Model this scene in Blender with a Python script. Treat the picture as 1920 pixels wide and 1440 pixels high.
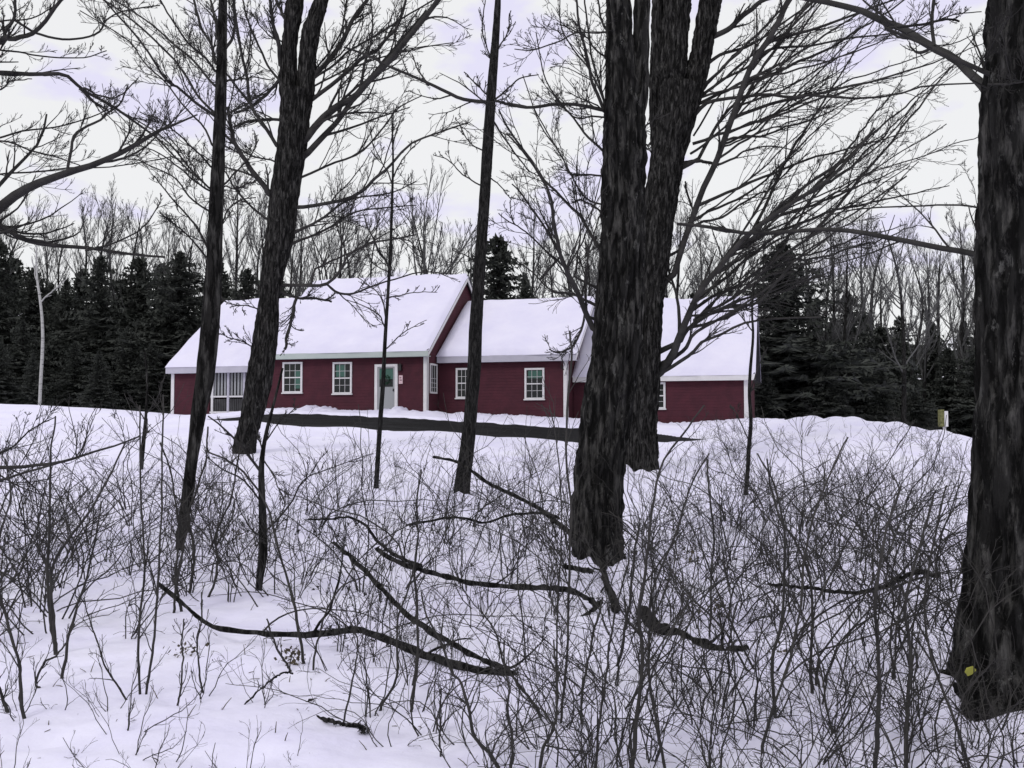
import bpy, math, random
import numpy as np
from mathutils import noise as mnoise, Vector

for o in list(bpy.data.objects):
    bpy.data.objects.remove(o)
scene = bpy.context.scene
COL = scene.collection
rng = np.random.default_rng(11)
random.seed(5)

# ------------------------------------------------------------------ camera, sky, sun
F = 1844.0                       # focal length in photograph pixels (1920 wide)
PITCH = math.atan(80.0 / F)
CAM = np.array([0.0, 0.0, 1.6])
cd = bpy.data.cameras.new('camera')
cam = bpy.data.objects.new('camera', cd)
COL.objects.link(cam)
cd.sensor_width = 36.0
cd.lens = F / 1920.0 * 36.0
cd.clip_end = 2000.0
cam.location = tuple(CAM)
cam.rotation_euler = (math.radians(90) + PITCH, 0, 0)
scene.camera = cam

SUN_EL, SUN_AZ = 42.0, 215.0     # soft winter light from behind the camera
world = bpy.data.worlds.new('World')
scene.world = world
world.use_nodes = True
nt = world.node_tree
nt.nodes.clear()
n_out = nt.nodes.new('ShaderNodeOutputWorld')
n_bg = nt.nodes.new('ShaderNodeBackground')
n_bg.inputs['Strength'].default_value = 0.1
n_sky = nt.nodes.new('ShaderNodeTexSky')
n_sky.sky_type = 'NISHITA'
n_sky.sun_disc = False
n_sky.sun_elevation = math.radians(SUN_EL)
n_sky.sun_rotation = math.radians(SUN_AZ)
n_tc = nt.nodes.new('ShaderNodeTexCoord')
n_no = nt.nodes.new('ShaderNodeTexNoise')
n_no.inputs['Scale'].default_value = 8.0
n_no.inputs['Detail'].default_value = 4.0
n_mp = nt.nodes.new('ShaderNodeMapping')
n_mp.inputs['Scale'].default_value = (1, 1, 2.2)
n_cr = nt.nodes.new('ShaderNodeValToRGB')
n_cr.color_ramp.elements[0].position = 0.39
n_cr.color_ramp.elements[0].color = (0.83, 0.80, 0.99, 1)
n_cr.color_ramp.elements[1].position = 0.47
n_cr.color_ramp.elements[1].color = (0.92, 0.92, 0.925, 1)
n_sc = nt.nodes.new('ShaderNodeVectorMath')
n_sc.operation = 'SCALE'
n_sc.inputs[3].default_value = 10.0
n_mx = nt.nodes.new('ShaderNodeMix')
n_mx.data_type = 'RGBA'
n_mx.inputs[0].default_value = 0.93
L = nt.links.new
L(n_tc.outputs['Generated'], n_mp.inputs['Vector'])
L(n_mp.outputs['Vector'], n_no.inputs['Vector'])
L(n_no.outputs['Fac'], n_cr.inputs['Fac'])
L(n_cr.outputs['Color'], n_sc.inputs[0])
L(n_sky.outputs['Color'], n_mx.inputs[6])
L(n_sc.outputs['Vector'], n_mx.inputs[7])
L(n_mx.outputs[2], n_bg.inputs['Color'])
L(n_bg.outputs['Background'], n_out.inputs['Surface'])

sd = bpy.data.lights.new('sun', 'SUN')
sd.energy = 0.8
sd.angle = math.radians(14)
sd.color = (1.0, 0.97, 0.94)
sun = bpy.data.objects.new('sun', sd)
COL.objects.link(sun)
sun.rotation_euler = (math.radians(90 - SUN_EL), 0, math.radians(180 - SUN_AZ))

scene.view_settings.view_transform = 'Standard'
scene.view_settings.look = 'None'
scene.view_settings.exposure = 0.0
scene.view_settings.gamma = 1.0
scene.view_settings.use_curve_mapping = False

# ------------------------------------------------------------------ picture <-> place
CP, SP = math.cos(PITCH), math.sin(PITCH)

def at(px, py, Y):
    a = (px - 960.0) / F
    b = (720.0 - py) / F
    dy = CP - b * SP
    dz = SP + b * CP
    k = Y / dy
    return np.array([a * k, Y, CAM[2] + dz * k])

def pxm(Y):                       # metres per photograph pixel at depth Y
    return Y / F

_rows = [(-900, 745), (-300, 748), (0, 757), (120, 765), (300, 781), (380, 787), (440, 791), (520, 798), (700, 806), (880, 816),
         (1080, 830), (1240, 831), (1340, 824), (1400, 806), (1450, 794), (1500, 786), (1560, 787), (1640, 795), (1730, 808),
         (1820, 826), (1950, 850), (2300, 880), (3000, 900)]
_ex, _ez = [], []
for _p, _r in _rows:
    _a = (_p - 960) / F
    _Y = 31.0 / (1 + 0.12 * _a)
    q = at(_p, _r, _Y)
    _ex.append(q[0]); _ez.append(q[2])

def sstep(x, a, b):
    t = np.clip((x - a) / (b - a), 0, 1)
    return t * t * (3 - 2 * t)

def drive_near(x): return 31.0 - 0.12 * x
def drive_w(x):
    w = 5.0 - 0.0 * x
    w = w * (1 - sstep(x, 3.0, 7.4)) 
    return w * sstep(x, -11.5, -7.6) 

def ground(x, y, fine=True):
    x = np.asarray(x, float); y = np.asarray(y, float)
    E = np.interp(x, _ex, _ez)
    yn = drive_near(x)
    t = np.clip((y - 8.5) / (yn - 8.5), 0, 1)
    z = E * t ** 1.4
    up = 0.105 * sstep(x, -13, -8.5) * (1 - sstep(x, 5.0, 9.0))
    z = z + up * np.clip(y - yn, 0, 5.2)
    z = z - 0.012 * np.clip(y - yn - 6, 0, 60) 
    if fine:
        k = 0.035 * np.sin(x * 0.9 + 1.3 * np.sin(y * 0.5)) * np.cos(y * 0.7 + 0.6 * np.sin(x * 0.8))
        k += 0.018 * np.sin(x * 2.7 + y * 1.1) * np.sin(y * 2.3 - x * 0.9 + 1.0)
        k += 0.008 * np.sin(x * 6.1 - y * 3.3) * np.sin(y * 5.7 + x * 2.2)
        z = z + k * (1 - 0.6 * sstep(y, 26, 31))
        yf = yn + drive_w(x)
        jag = 0.13 * np.sin(x * 3.1 + 2 * np.sin(x)) + 0.08 * np.sin(x * 7.7 + 1) + 0.04 * np.sin(x * 17)
        ind = sstep(y, yn - 0.05 + jag, yn + 0.15 + jag) * (1 - sstep(y, yf - 0.2 + jag, yf + 0.0 + jag)) * (drive_w(x) > 0.25)
        z = z - 0.13 * ind
        z = z + 0.10 * np.exp(-((y - yn + 0.35) / 0.35) ** 2) * (0.6 + 0.4 * np.sin(x * 2.1)) * (drive_w(x) > 0.25)
        lump = sstep(x, 7.5, 9.5) * np.exp(-((y - yn) / 0.8) ** 2)
        z = z + lump * (0.10 * np.abs(np.sin(x * 2.3)) + 0.06 * np.abs(np.sin(x * 5.1 + 2)))
    return z

FEET = []      # (x, y, radius) of the trunks, filled below
_ground0 = ground
def ground(x, y, fine=True):
    z = _ground0(x, y, fine)
    if fine:
        x = np.asarray(x, float); y = np.asarray(y, float)
        for (fx, fy, r) in FEET:
            d = np.hypot(x - fx, y - fy); a = np.arctan2(y - fy, x - fx)
            z = z + np.exp(-((d - r) / (0.55 * r + 0.05)) ** 2) * np.minimum(r, 0.35) * (0.18 * np.sin(a * 2 + fx) + 0.16 * np.sin(a * 5 + fy) - (0.30 * np.sin(a) if r < 0.38 else 0.25 * np.cos(a) + 0.12 * np.sin(a)) + 0.05)
        near = 1 - sstep(y, 9, 14)
        z = z + near * 0.012 * (np.sin(x * 9.1 + 2 * np.sin(y * 4.0)) * np.sin(y * 8.3 + 1.5 * np.sin(x * 5.0)))
        z = z - near * 0.05 * np.clip(np.sin(x * 5.3 + 1.7 * np.sin(y * 2.1)) * np.sin(y * 3.9 + x) - 0.72, 0, 1) / 0.28
    return z

def g1(x, y):
    return float(ground(x, y))

def hit(px, py, default=29.0):    # where the ray through (px, py) meets the snow
    Ys = np.linspace(2.5, 31, 400)
    P = np.array([at(px, py, Y) for Y in Ys[[0, -1]]])
    X = np.interp(Ys, [Ys[0], Ys[-1]], P[:, 0]); Z = np.interp(Ys, [Ys[0], Ys[-1]], P[:, 2])
    G = ground(X, Ys, False)
    k = np.argmax(Z < G)
    if not (Z < G).any():
        k = np.argmin(np.abs(Ys - default))
    return float(Ys[k])

# ------------------------------------------------------------------ materials
def mat(name, col, rough=0.8, spec=0.3, var=None, vscale=4.0, bump=0.0, bscale=20.0, stretch=None, metallic=0.0, detail=6, pos=(0.35, 0.65)):
    m = bpy.data.materials.new(name)
    m.use_nodes = True
    t = m.node_tree
    b = t.nodes['Principled BSDF']
    b.inputs['Base Color'].default_value = (*col, 1)
    b.inputs['Roughness'].default_value = rough
    b.inputs['Specular IOR Level'].default_value = spec
    b.inputs['Metallic'].default_value = metallic
    tc = t.nodes.new('ShaderNodeTexCoord')
    mp = t.nodes.new('ShaderNodeMapping')
    t.links.new(tc.outputs['Object'], mp.inputs['Vector'])
    if stretch:
        mp.inputs['Scale'].default_value = stretch
    if var is not None:
        n = t.nodes.new('ShaderNodeTexNoise')
        n.inputs['Scale'].default_value = vscale
        n.inputs['Detail'].default_value = detail
        n.inputs['Roughness'].default_value = 0.65
        r = t.nodes.new('ShaderNodeValToRGB')
        r.color_ramp.elements[0].position = pos[0]
        r.color_ramp.elements[1].position = pos[1]
        r.color_ramp.elements[0].color = (*col, 1)
        r.color_ramp.elements[1].color = (*var, 1)
        t.links.new(mp.outputs['Vector'], n.inputs['Vector'])
        t.links.new(n.outputs['Fac'], r.inputs['Fac'])
        t.links.new(r.outputs['Color'], b.inputs['Base Color'])
    if bump > 0:
        n2 = t.nodes.new('ShaderNodeTexNoise')
        n2.inputs['Scale'].default_value = bscale
        n2.inputs['Detail'].default_value = 8
        bp = t.nodes.new('ShaderNodeBump')
        bp.inputs['Strength'].default_value = bump
        bp.inputs['Distance'].default_value = 0.05
        t.links.new(mp.outputs['Vector'], n2.inputs['Vector'])
        t.links.new(n2.outputs['Fac'], bp.inputs['Height'])
        t.links.new(bp.outputs['Normal'], b.inputs['Normal'])
    return m

def bark(name, dark, light, lichen=None, fs=20.0, lmin=0.56, lmax=0.72):
    m = bpy.data.materials.new(name); m.use_nodes = True
    t = m.node_tree; b = t.nodes['Principled BSDF']; N = t.nodes.new; K = t.links.new
    b.inputs['Roughness'].default_value = 0.95; b.inputs['Specular IOR Level'].default_value = 0.1
    tc = N('ShaderNodeTexCoord'); mp = N('ShaderNodeMapping'); mp.inputs['Scale'].default_value = (1, 1, 0.17)
    K(tc.outputs['Object'], mp.inputs['Vector'])
    w = N('ShaderNodeTexNoise'); w.inputs['Scale'].default_value = fs; w.inputs['Detail'].default_value = 7; w.inputs['Roughness'].default_value = 0.7
    K(mp.outputs['Vector'], w.inputs['Vector'])
    v = N('ShaderNodeTexVoronoi'); v.feature = 'DISTANCE_TO_EDGE'; v.inputs['Scale'].default_value = fs * 0.75; v.inputs['Randomness'].default_value = 1.0
    mx = N('ShaderNodeMix'); mx.data_type = 'VECTOR'; mx.inputs[0].default_value = 0.12
    K(mp.outputs['Vector'], mx.inputs[4]); K(w.outputs['Color'], mx.inputs[5]); K(mx.outputs[1], v.inputs['Vector'])
    ra = N('ShaderNodeValToRGB'); ra.color_ramp.elements[0].position = 0.06; ra.color_ramp.elements[1].position = 0.22
    ra.color_ramp.elements[0].color = (*[c * 0.25 for c in dark], 1); ra.color_ramp.elements[1].color = (*dark, 1)
    K(v.outputs['Distance'], ra.inputs['Fac'])
    rb = N('ShaderNodeValToRGB'); rb.color_ramp.elements[0].position = 0.50; rb.color_ramp.elements[1].position = 0.72
    rb.color_ramp.elements[0].color = (0, 0, 0, 1); rb.color_ramp.elements[1].color = (*light, 1)
    K(w.outputs['Fac'], rb.inputs['Fac'])
    ad = N('ShaderNodeMix'); ad.data_type = 'RGBA'; ad.blend_type = 'ADD'; ad.inputs[0].default_value = 1.0
    K(ra.outputs['Color'], ad.inputs[6]); K(rb.outputs['Color'], ad.inputs[7])
    out = ad.outputs[2]
    if lichen:
        n = N('ShaderNodeTexNoise'); n.inputs['Scale'].default_value = 6.5; n.inputs['Detail'].default_value = 10; n.inputs['Roughness'].default_value = 0.75
        mp2 = N('ShaderNodeMapping'); mp2.inputs['Scale'].default_value = (1.6, 1.6, 0.8); K(tc.outputs['Object'], mp2.inputs['Vector']); K(mp2.outputs['Vector'], n.inputs['Vector'])
        rc = N('ShaderNodeValToRGB'); rc.color_ramp.elements[0].position = lmin; rc.color_ramp.elements[1].position = lmax
        K(n.outputs['Fac'], rc.inputs['Fac'])
        m2 = N('ShaderNodeMix'); m2.data_type = 'RGBA'; K(rc.outputs['Color'], m2.inputs[0]); K(out, m2.inputs[6]); m2.inputs[7].default_value = (*lichen, 1)
        out = m2.outputs[2]
    K(out, b.inputs['Base Color'])
    bp = N('ShaderNodeBump'); bp.inputs['Strength'].default_value = 1.0; bp.inputs['Distance'].default_value = 0.06
    mm = N('ShaderNodeMath'); mm.operation = 'ADD'; K(v.outputs['Distance'], mm.inputs[0]); K(w.outputs['Fac'], mm.inputs[1])
    K(mm.outputs[0], bp.inputs['Height']); K(bp.outputs['Normal'], b.inputs['Normal'])
    return m

M_snow = mat('snow', (0.80, 0.775, 0.965), 0.75, 0.2, var=(0.86, 0.845, 0.975), vscale=0.9, bump=0.55, bscale=4.0)
M_roofsnow = mat('roof_snow', (0.70, 0.68, 0.84), 0.8, 0.15, var=(0.77, 0.75, 0.88), vscale=0.7, bump=0.35, bscale=3.0)
M_asphalt = mat('asphalt', (0.009, 0.009, 0.0095), 0.9, 0.1, var=(0.045, 0.045, 0.048), vscale=2.2, bump=0.4, bscale=30, stretch=(0.25, 2.6, 1), pos=(0.48, 0.80))
M_bark = bark('bark_dark', (0.026, 0.025, 0.024), (0.10, 0.098, 0.093), (0.085, 0.085, 0.08), 17.0, 0.60, 0.66)
M_barkmos = bark('bark_mottled', (0.026, 0.0255, 0.025), (0.115, 0.112, 0.105), (0.12, 0.12, 0.115), 15.0, 0.59, 0.64)
M_barkgrey = bark('bark_grey', (0.035, 0.034, 0.033), (0.06, 0.059, 0.057), None, 30.0)
M_twig = mat('twig_dark', (0.022, 0.0215, 0.021), 0.9, 0.1, var=(0.05, 0.048, 0.046), vscale=3)
M_brush = mat('brush_twig', (0.024, 0.023, 0.023), 0.9, 0.1, var=(0.065, 0.062, 0.058), vscale=2.0)
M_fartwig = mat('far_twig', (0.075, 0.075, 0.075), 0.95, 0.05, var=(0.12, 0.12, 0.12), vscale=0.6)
M_birch = mat('birch_bark', (0.10, 0.10, 0.10), 0.8, 0.2, var=(0.40, 0.40, 0.39), vscale=5, stretch=(0.6, 0.6, 2.5), pos=(0.33, 0.45))
M_needle = mat('needles', (0.030, 0.034, 0.030), 0.95, 0.03, var=(0.085, 0.090, 0.082), vscale=1.0)
M_red = mat('red_siding', (0.055, 0.0180, 0.026), 0.8, 0.15, var=(0.076, 0.022, 0.032), vscale=2.5)
M_white = mat('white_trim', (0.62, 0.61, 0.62), 0.6, 0.3, var=(0.70, 0.69, 0.70), vscale=3)
M_fascia = mat('fascia_green', (0.40, 0.46, 0.44), 0.6, 0.3, var=(0.45, 0.50, 0.48), vscale=2)
M_fasciab = mat('fascia_grey', (0.42, 0.41, 0.48), 0.6, 0.3, var=(0.48, 0.47, 0.54), vscale=2)
M_glass = mat('window_glass', (0.010, 0.013, 0.013), 0.1, 0.3)
M_greenglass = mat('curtain_green', (0.03, 0.10, 0.075), 0.25, 0.5)
M_roof = mat('roof_deck', (0.05, 0.05, 0.055), 0.9, 0.1)
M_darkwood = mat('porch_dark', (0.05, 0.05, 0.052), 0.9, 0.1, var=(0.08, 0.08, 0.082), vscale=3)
M_greydoor = mat('door_grey', (0.30, 0.31, 0.32), 0.6, 0.3)
M_wreath = mat('wreath_green', (0.03, 0.07, 0.045), 0.9, 0.1)
M_black = mat('black_metal', (0.015, 0.015, 0.015), 0.5, 0.4)
M_plaque = mat('plaque', (0.62, 0.45, 0.48), 0.6, 0.3)
M_yellow = mat('yellow_panel', (0.07, 0.07, 0.02), 0.7, 0.2, var=(0.20, 0.20, 0.09), vscale=14)
M_deadleaf = mat('dead_leaf', (0.06, 0.052, 0.040), 0.9, 0.1, var=(0.12, 0.10, 0.07), vscale=5)
M_leafy = mat('leaf_yellow', (0.30, 0.30, 0.06), 0.8, 0.2)

# clapboard lines on the red siding
def clapboard(m, pitch=0.115):
    t = m.node_tree
    b = t.nodes['Principled BSDF']
    tc = t.nodes.new('ShaderNodeTexCoord')
    sx = t.nodes.new('ShaderNodeSeparateXYZ')
    md = t.nodes.new('ShaderNodeMath'); md.operation = 'MODULO'; md.inputs[1].default_value = pitch
    dv = t.nodes.new('ShaderNodeMath'); dv.operation = 'DIVIDE'; dv.inputs[1].default_value = pitch
    bp = t.nodes.new('ShaderNodeBump'); bp.inputs['Strength'].default_value = 1.0; bp.inputs['Distance'].default_value = 0.02
    iv = t.nodes.new('ShaderNodeMath'); iv.operation = 'SUBTRACT'; iv.inputs[0].default_value = 1.0
    t.links.new(tc.outputs['Object'], sx.inputs[0])
    t.links.new(sx.outputs['Z'], md.inputs[0]); t.links.new(md.outputs[0], dv.inputs[0])
    t.links.new(dv.outputs[0], iv.inputs[1]); t.links.new(iv.outputs[0], bp.inputs['Height'])
    t.links.new(bp.outputs['Normal'], b.inputs['Normal'])
clapboard(M_red)

# ------------------------------------------------------------------ mesh building
class MB:
    def __init__(self):
        self.v = []; self.f = {3: [], 4: []}; self.n = 0; self.ng = []
    def add(self, v, f):
        v = np.asarray(v, float).reshape(-1, 3)
        f = np.asarray(f, int)
        if len(f):
            self.f[f.shape[1]].append(f + self.n)
        self.v.append(v); self.n += len(v)
    def poly(self, v, faces):
        v = np.asarray(v, float)
        for fc in faces:
            self.ng.append([i + self.n for i in fc])
        self.v.append(v); self.n += len(v)
    def box(self, p0, p1, fr=None):
        x0, y0, z0 = p0; x1, y1, z1 = p1
        v = np.array([[x0, y0, z0], [x1, y0, z0], [x1, y1, z0], [x0, y1, z0], [x0, y0, z1], [x1, y0, z1], [x1, y1, z1], [x0, y1, z1]], float)
        if fr: v = np.array([fr(*q) for q in v])
        self.add(v, [[0, 3, 2, 1], [4, 5, 6, 7], [0, 1, 5, 4], [1, 2, 6, 5], [2, 3, 7, 6], [3, 0, 4, 7]])
    def tubes(self, P, R, sides, cap=False):
        P = np.asarray(P, float); R = np.asarray(R, float)
        if P.ndim == 2: P = P[None]; R = R[None]
        B, N, _ = P.shape
        if B == 0: return
        T = np.gradient(P, axis=1)
        T /= np.linalg.norm(T, axis=2, keepdims=True) + 1e-9
        m = T.mean(axis=1); m /= np.linalg.norm(m, axis=1, keepdims=True) + 1e-9
        ref = np.where(np.abs(m[:, 2:3]) > 0.7, np.array([[1.0, 0.15, 0.0]]), np.array([[0.05, 0.1, 1.0]]))[:, None, :]
        U = np.cross(T, np.broadcast_to(ref, T.shape)); U /= np.linalg.norm(U, axis=2, keepdims=True) + 1e-9
        V = np.cross(T, U)
        th = np.arange(sides) * 2 * math.pi / sides
        c = np.cos(th)[None, None, :, None]; s = np.sin(th)[None, None, :, None]
        W = P[:, :, None, :] + R[:, :, None, None] * (U[:, :, None, :] * c + V[:, :, None, :] * s)
        b = np.arange(B)[:, None, None] * N * sides
        i = np.arange(N - 1)[None, :, None] * sides
        j = np.arange(sides)[None, None, :]
        jn = (j + 1) % sides
        f = np.stack([b + i + j, b + i + jn, b + i + sides + jn, b + i + sides + j], axis=-1).reshape(-1, 4)
        self.add(W.reshape(-1, 3), f)
        if cap:
            base = self.n - B * N * sides
            for k in range(B):
                o = base + k * N * sides
                self.ng.append([o + q for q in range(sides)])
                self.ng.append([o + (N - 1) * sides + q for q in range(sides - 1, -1, -1)])
    def build(self, name, material, parent=None, origin=None, smooth=True):
        me = bpy.data.meshes.new(name)
        V = np.concatenate(self.v) if self.v else np.zeros((0, 3))
        if origin is not None:
            V = V - np.asarray(origin)
        fs, tot = [], []
        for k in (3, 4):
            for a in self.f[k]:
                fs.append(a.reshape(-1)); tot.append(np.full(len(a), k))
        for a in self.ng:
            fs.append(np.array(a)); tot.append(np.array([len(a)]))
        li = np.concatenate(fs); tt = np.concatenate(tot)
        me.vertices.add(len(V)); me.vertices.foreach_set('co', V.reshape(-1))
        me.loops.add(len(li)); me.loops.foreach_set('vertex_index', li.astype(np.int32))
        me.polygons.add(len(tt))
        st = np.concatenate([[0], np.cumsum(tt)[:-1]])
        me.polygons.foreach_set('loop_start', st.astype(np.int32))
        me.polygons.foreach_set('loop_total', tt.astype(np.int32))
        me.polygons.foreach_set('use_smooth', np.full(len(tt), smooth))
        me.update(calc_edges=True)
        me.validate()
        me.materials.append(material)
        o = bpy.data.objects.new(name, me)
        COL.objects.link(o)
        if parent is not None: o.parent = parent
        elif origin is not None: o.location = tuple(origin)
        return o

def tag(o, label=None, cat=None, group=None, kind=None):
    if label: o['label'] = label
    if cat: o['category'] = cat
    if group: o['group'] = group
    if kind: o['kind'] = kind
    return o

def empty(name, loc, label, cat, group=None, rz=0.0):
    o = bpy.data.objects.new(name, None)
    o.empty_display_size = 0.2
    COL.objects.link(o)
    o.location = tuple(loc); o.rotation_euler = (0, 0, rz)
    return tag(o, label, cat, group)

def copy_tree(o, parent=None):
    c = o.copy(); COL.objects.link(c); c.parent = parent
    for ch in o.children:
        copy_tree(ch, c)
    return c

def resample(P, R, n):
    P = np.asarray(P, float); R = np.asarray(R, float)
    k = len(P)
    ext = np.vstack([2 * P[0] - P[1], P, 2 * P[-1] - P[-2]])
    t = np.linspace(0, k - 1, n)
    i = np.clip(t.astype(int), 0, k - 2); u = (t - i)[:, None]
    p0, p1, p2, p3 = ext[i], ext[i + 1], ext[i + 2], ext[i + 3]
    Q = 0.5 * ((2 * p1) + (-p0 + p2) * u + (2 * p0 - 5 * p1 + 4 * p2 - p3) * u ** 2 + (-p0 + 3 * p1 - 3 * p2 + p3) * u ** 3)
    return Q, np.interp(t, np.arange(k), R)

def interp_poly(P, t):            # P [B,N,3], t [B] in 0..1
    B, N, _ = P.shape
    x = t * (N - 1); i = np.clip(x.astype(int), 0, N - 2); u = (x - i)
    a = P[np.arange(B), i]; b = P[np.arange(B), i + 1]
    return a + (b - a) * u[:, None], b - a, i, u

def unit(v):
    return v / (np.linalg.norm(v, axis=-1, keepdims=True) + 1e-9)

def grow(P, R, n, t0, t1, ang, lfac, rfac, N=7, up=0.15, wob=0.12, rmin=0.002, flat=None, lmin=0.0, lmax=9.0, tip=0.35, prefer_up=0.3):
    """children branches on the parents P [B,N,3], R [B,N]"""
    B = len(P)
    if B == 0: return P[:0, :1].repeat(N, axis=1), R[:0, :1].repeat(N, axis=1)
    idx = np.repeat(np.arange(B), n)
    t = rng.uniform(t0, t1, len(idx))
    base, tan, i, u = interp_poly(P[idx], t)
    r = R[idx, i] * (1 - u) + R[idx, i + 1] * u
    plen = np.linalg.norm(np.diff(P, axis=1), axis=2).sum(axis=1)[idx]
    tan = unit(tan)
    rnd = rng.normal(size=(len(idx), 3)) + np.array([0, 0, prefer_up])
    perp = unit(rnd - (rnd * tan).sum(1, keepdims=True) * tan)
    a = rng.uniform(ang[0], ang[1], len(idx))[:, None]
    d = np.cos(a) * tan + np.sin(a) * perp
    ln = np.clip(plen * lfac * rng.uniform(0.45, 1.1, len(idx)) * (1.15 - 0.75 * t), lmin, lmax)
    step = ln / (N - 1)
    pts = [base]
    bend = rng.normal(size=(len(idx), 3)) * wob * 0.5
    for k in range(N - 1):
        pts.append(pts[-1] + d * step[:, None])
        d = unit(d + bend + rng.normal(size=(len(idx), 3)) * wob + np.array([0, 0, up]))
    Q = np.stack(pts, axis=1)
    r0 = np.maximum(r * rfac * rng.uniform(0.8, 1.1, len(idx)), rmin)
    tp = np.linspace(0, 1, N)[None]
    RR = np.maximum(r0[:, None] * (1 - (1 - tip) * tp), rmin * 0.75)
    return Q, RR

# ------------------------------------------------------------------ trunks with ridged bark
def bark_trunk(mb, pts, Y, sides=72, seg=0.035, ridge=0.055, sink=0.5, seed=0.0, flare=0.0, fr=9.0, lead=None):
    """pts: (px, py, width px) from the base up; stands at depth Y"""
    P = np.array([at(p[0], p[1], Y) for p in pts]); R = np.array([p[2] * 0.5 * pxm(Y) for p in pts])
    P = np.vstack([P[0] - np.array([0, 0, sink]), P]); R = np.concatenate([[R[0] * ((1.15 + flare) if sink > 0.17 or len(pts) < 3 else 0.7)], R])
    if lead is not None:
        k = int(np.argmin(np.abs(lead[:, 2] - (P[1][2] - 1.4 * Y / 14)))); P[0] = lead[k]; R[0] = R[1] * 0.9; R[1] *= 0.9
    ln = np.linalg.norm(np.diff(P, axis=0), axis=1).sum()
    n = int(min(420, max(30, ln / seg)))
    Q, RR = resample(P, R, n)
    T = unit(np.gradient(Q, axis=0))
    U = unit(np.cross(T, np.array([[0.0, 1.0, 0.0]]))); V = np.cross(T, U)
    th = np.arange(sides) * 2 * math.pi / sides
    h = np.concatenate([[0], np.cumsum(np.linalg.norm(np.diff(Q, axis=0), axis=1))])
    W = np.zeros((n, sides, 3))
    for i in range(n):
        for j in range(sides):
            cx, sy = math.cos(th[j]), math.sin(th[j])
            r = RR[i]
            q = Vector((cx * r * fr + seed, sy * r * fr, h[i] * fr * 0.16 + seed))
            a = mnoise.noise(q * 1.6)
            b = mnoise.noise(q * 3.7 + Vector((5, 3, h[i] * 1.5)))
            c = mnoise.noise(Vector((cx * 1.3 + seed, sy * 1.3, h[i] * 0.7)))
            rid = -abs(a) * 1.7 + 0.35 + 0.35 * b
            rr = r * (1 + 0.10 * c) + ridge * rid * min(1.0, r / 0.15)
            W[i, j] = Q[i] + U[i] * cx * rr + V[i] * sy * rr
    i = np.arange(n - 1)[:, None] * sides; j = np.arange(sides)[None]; jn = (j + 1) % sides
    f = np.stack([i + j, i + jn, i + sides + jn, i + sides + j], axis=-1).reshape(-1, 4)
    mb.add(W.reshape(-1, 3), f)
    return Q, RR

def traced(pts, Y, Y1=None, n=18, w0=None, w1=None, wig=0.0):
    """pts [(px,py)], widths w0..w1 in px; depth runs Y..Y1"""
    k = len(pts)
    Y1 = Y if Y1 is None else Y1
    Yd = np.linspace(Y, Y1, k)
    P = np.array([at(p[0], p[1], y) for p, y in zip(pts, Yd)])
    R = np.linspace(w0, w1, k) * 0.5 * Yd / F
    Q, RR = resample(P, R, n)
    if wig:
        d = np.cumsum(rng.normal(size=(n, 3)) * wig, axis=0); d -= np.linspace(0, 1, n)[:, None] * d[-1]
        Q = Q + d
    return Q, RR

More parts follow.
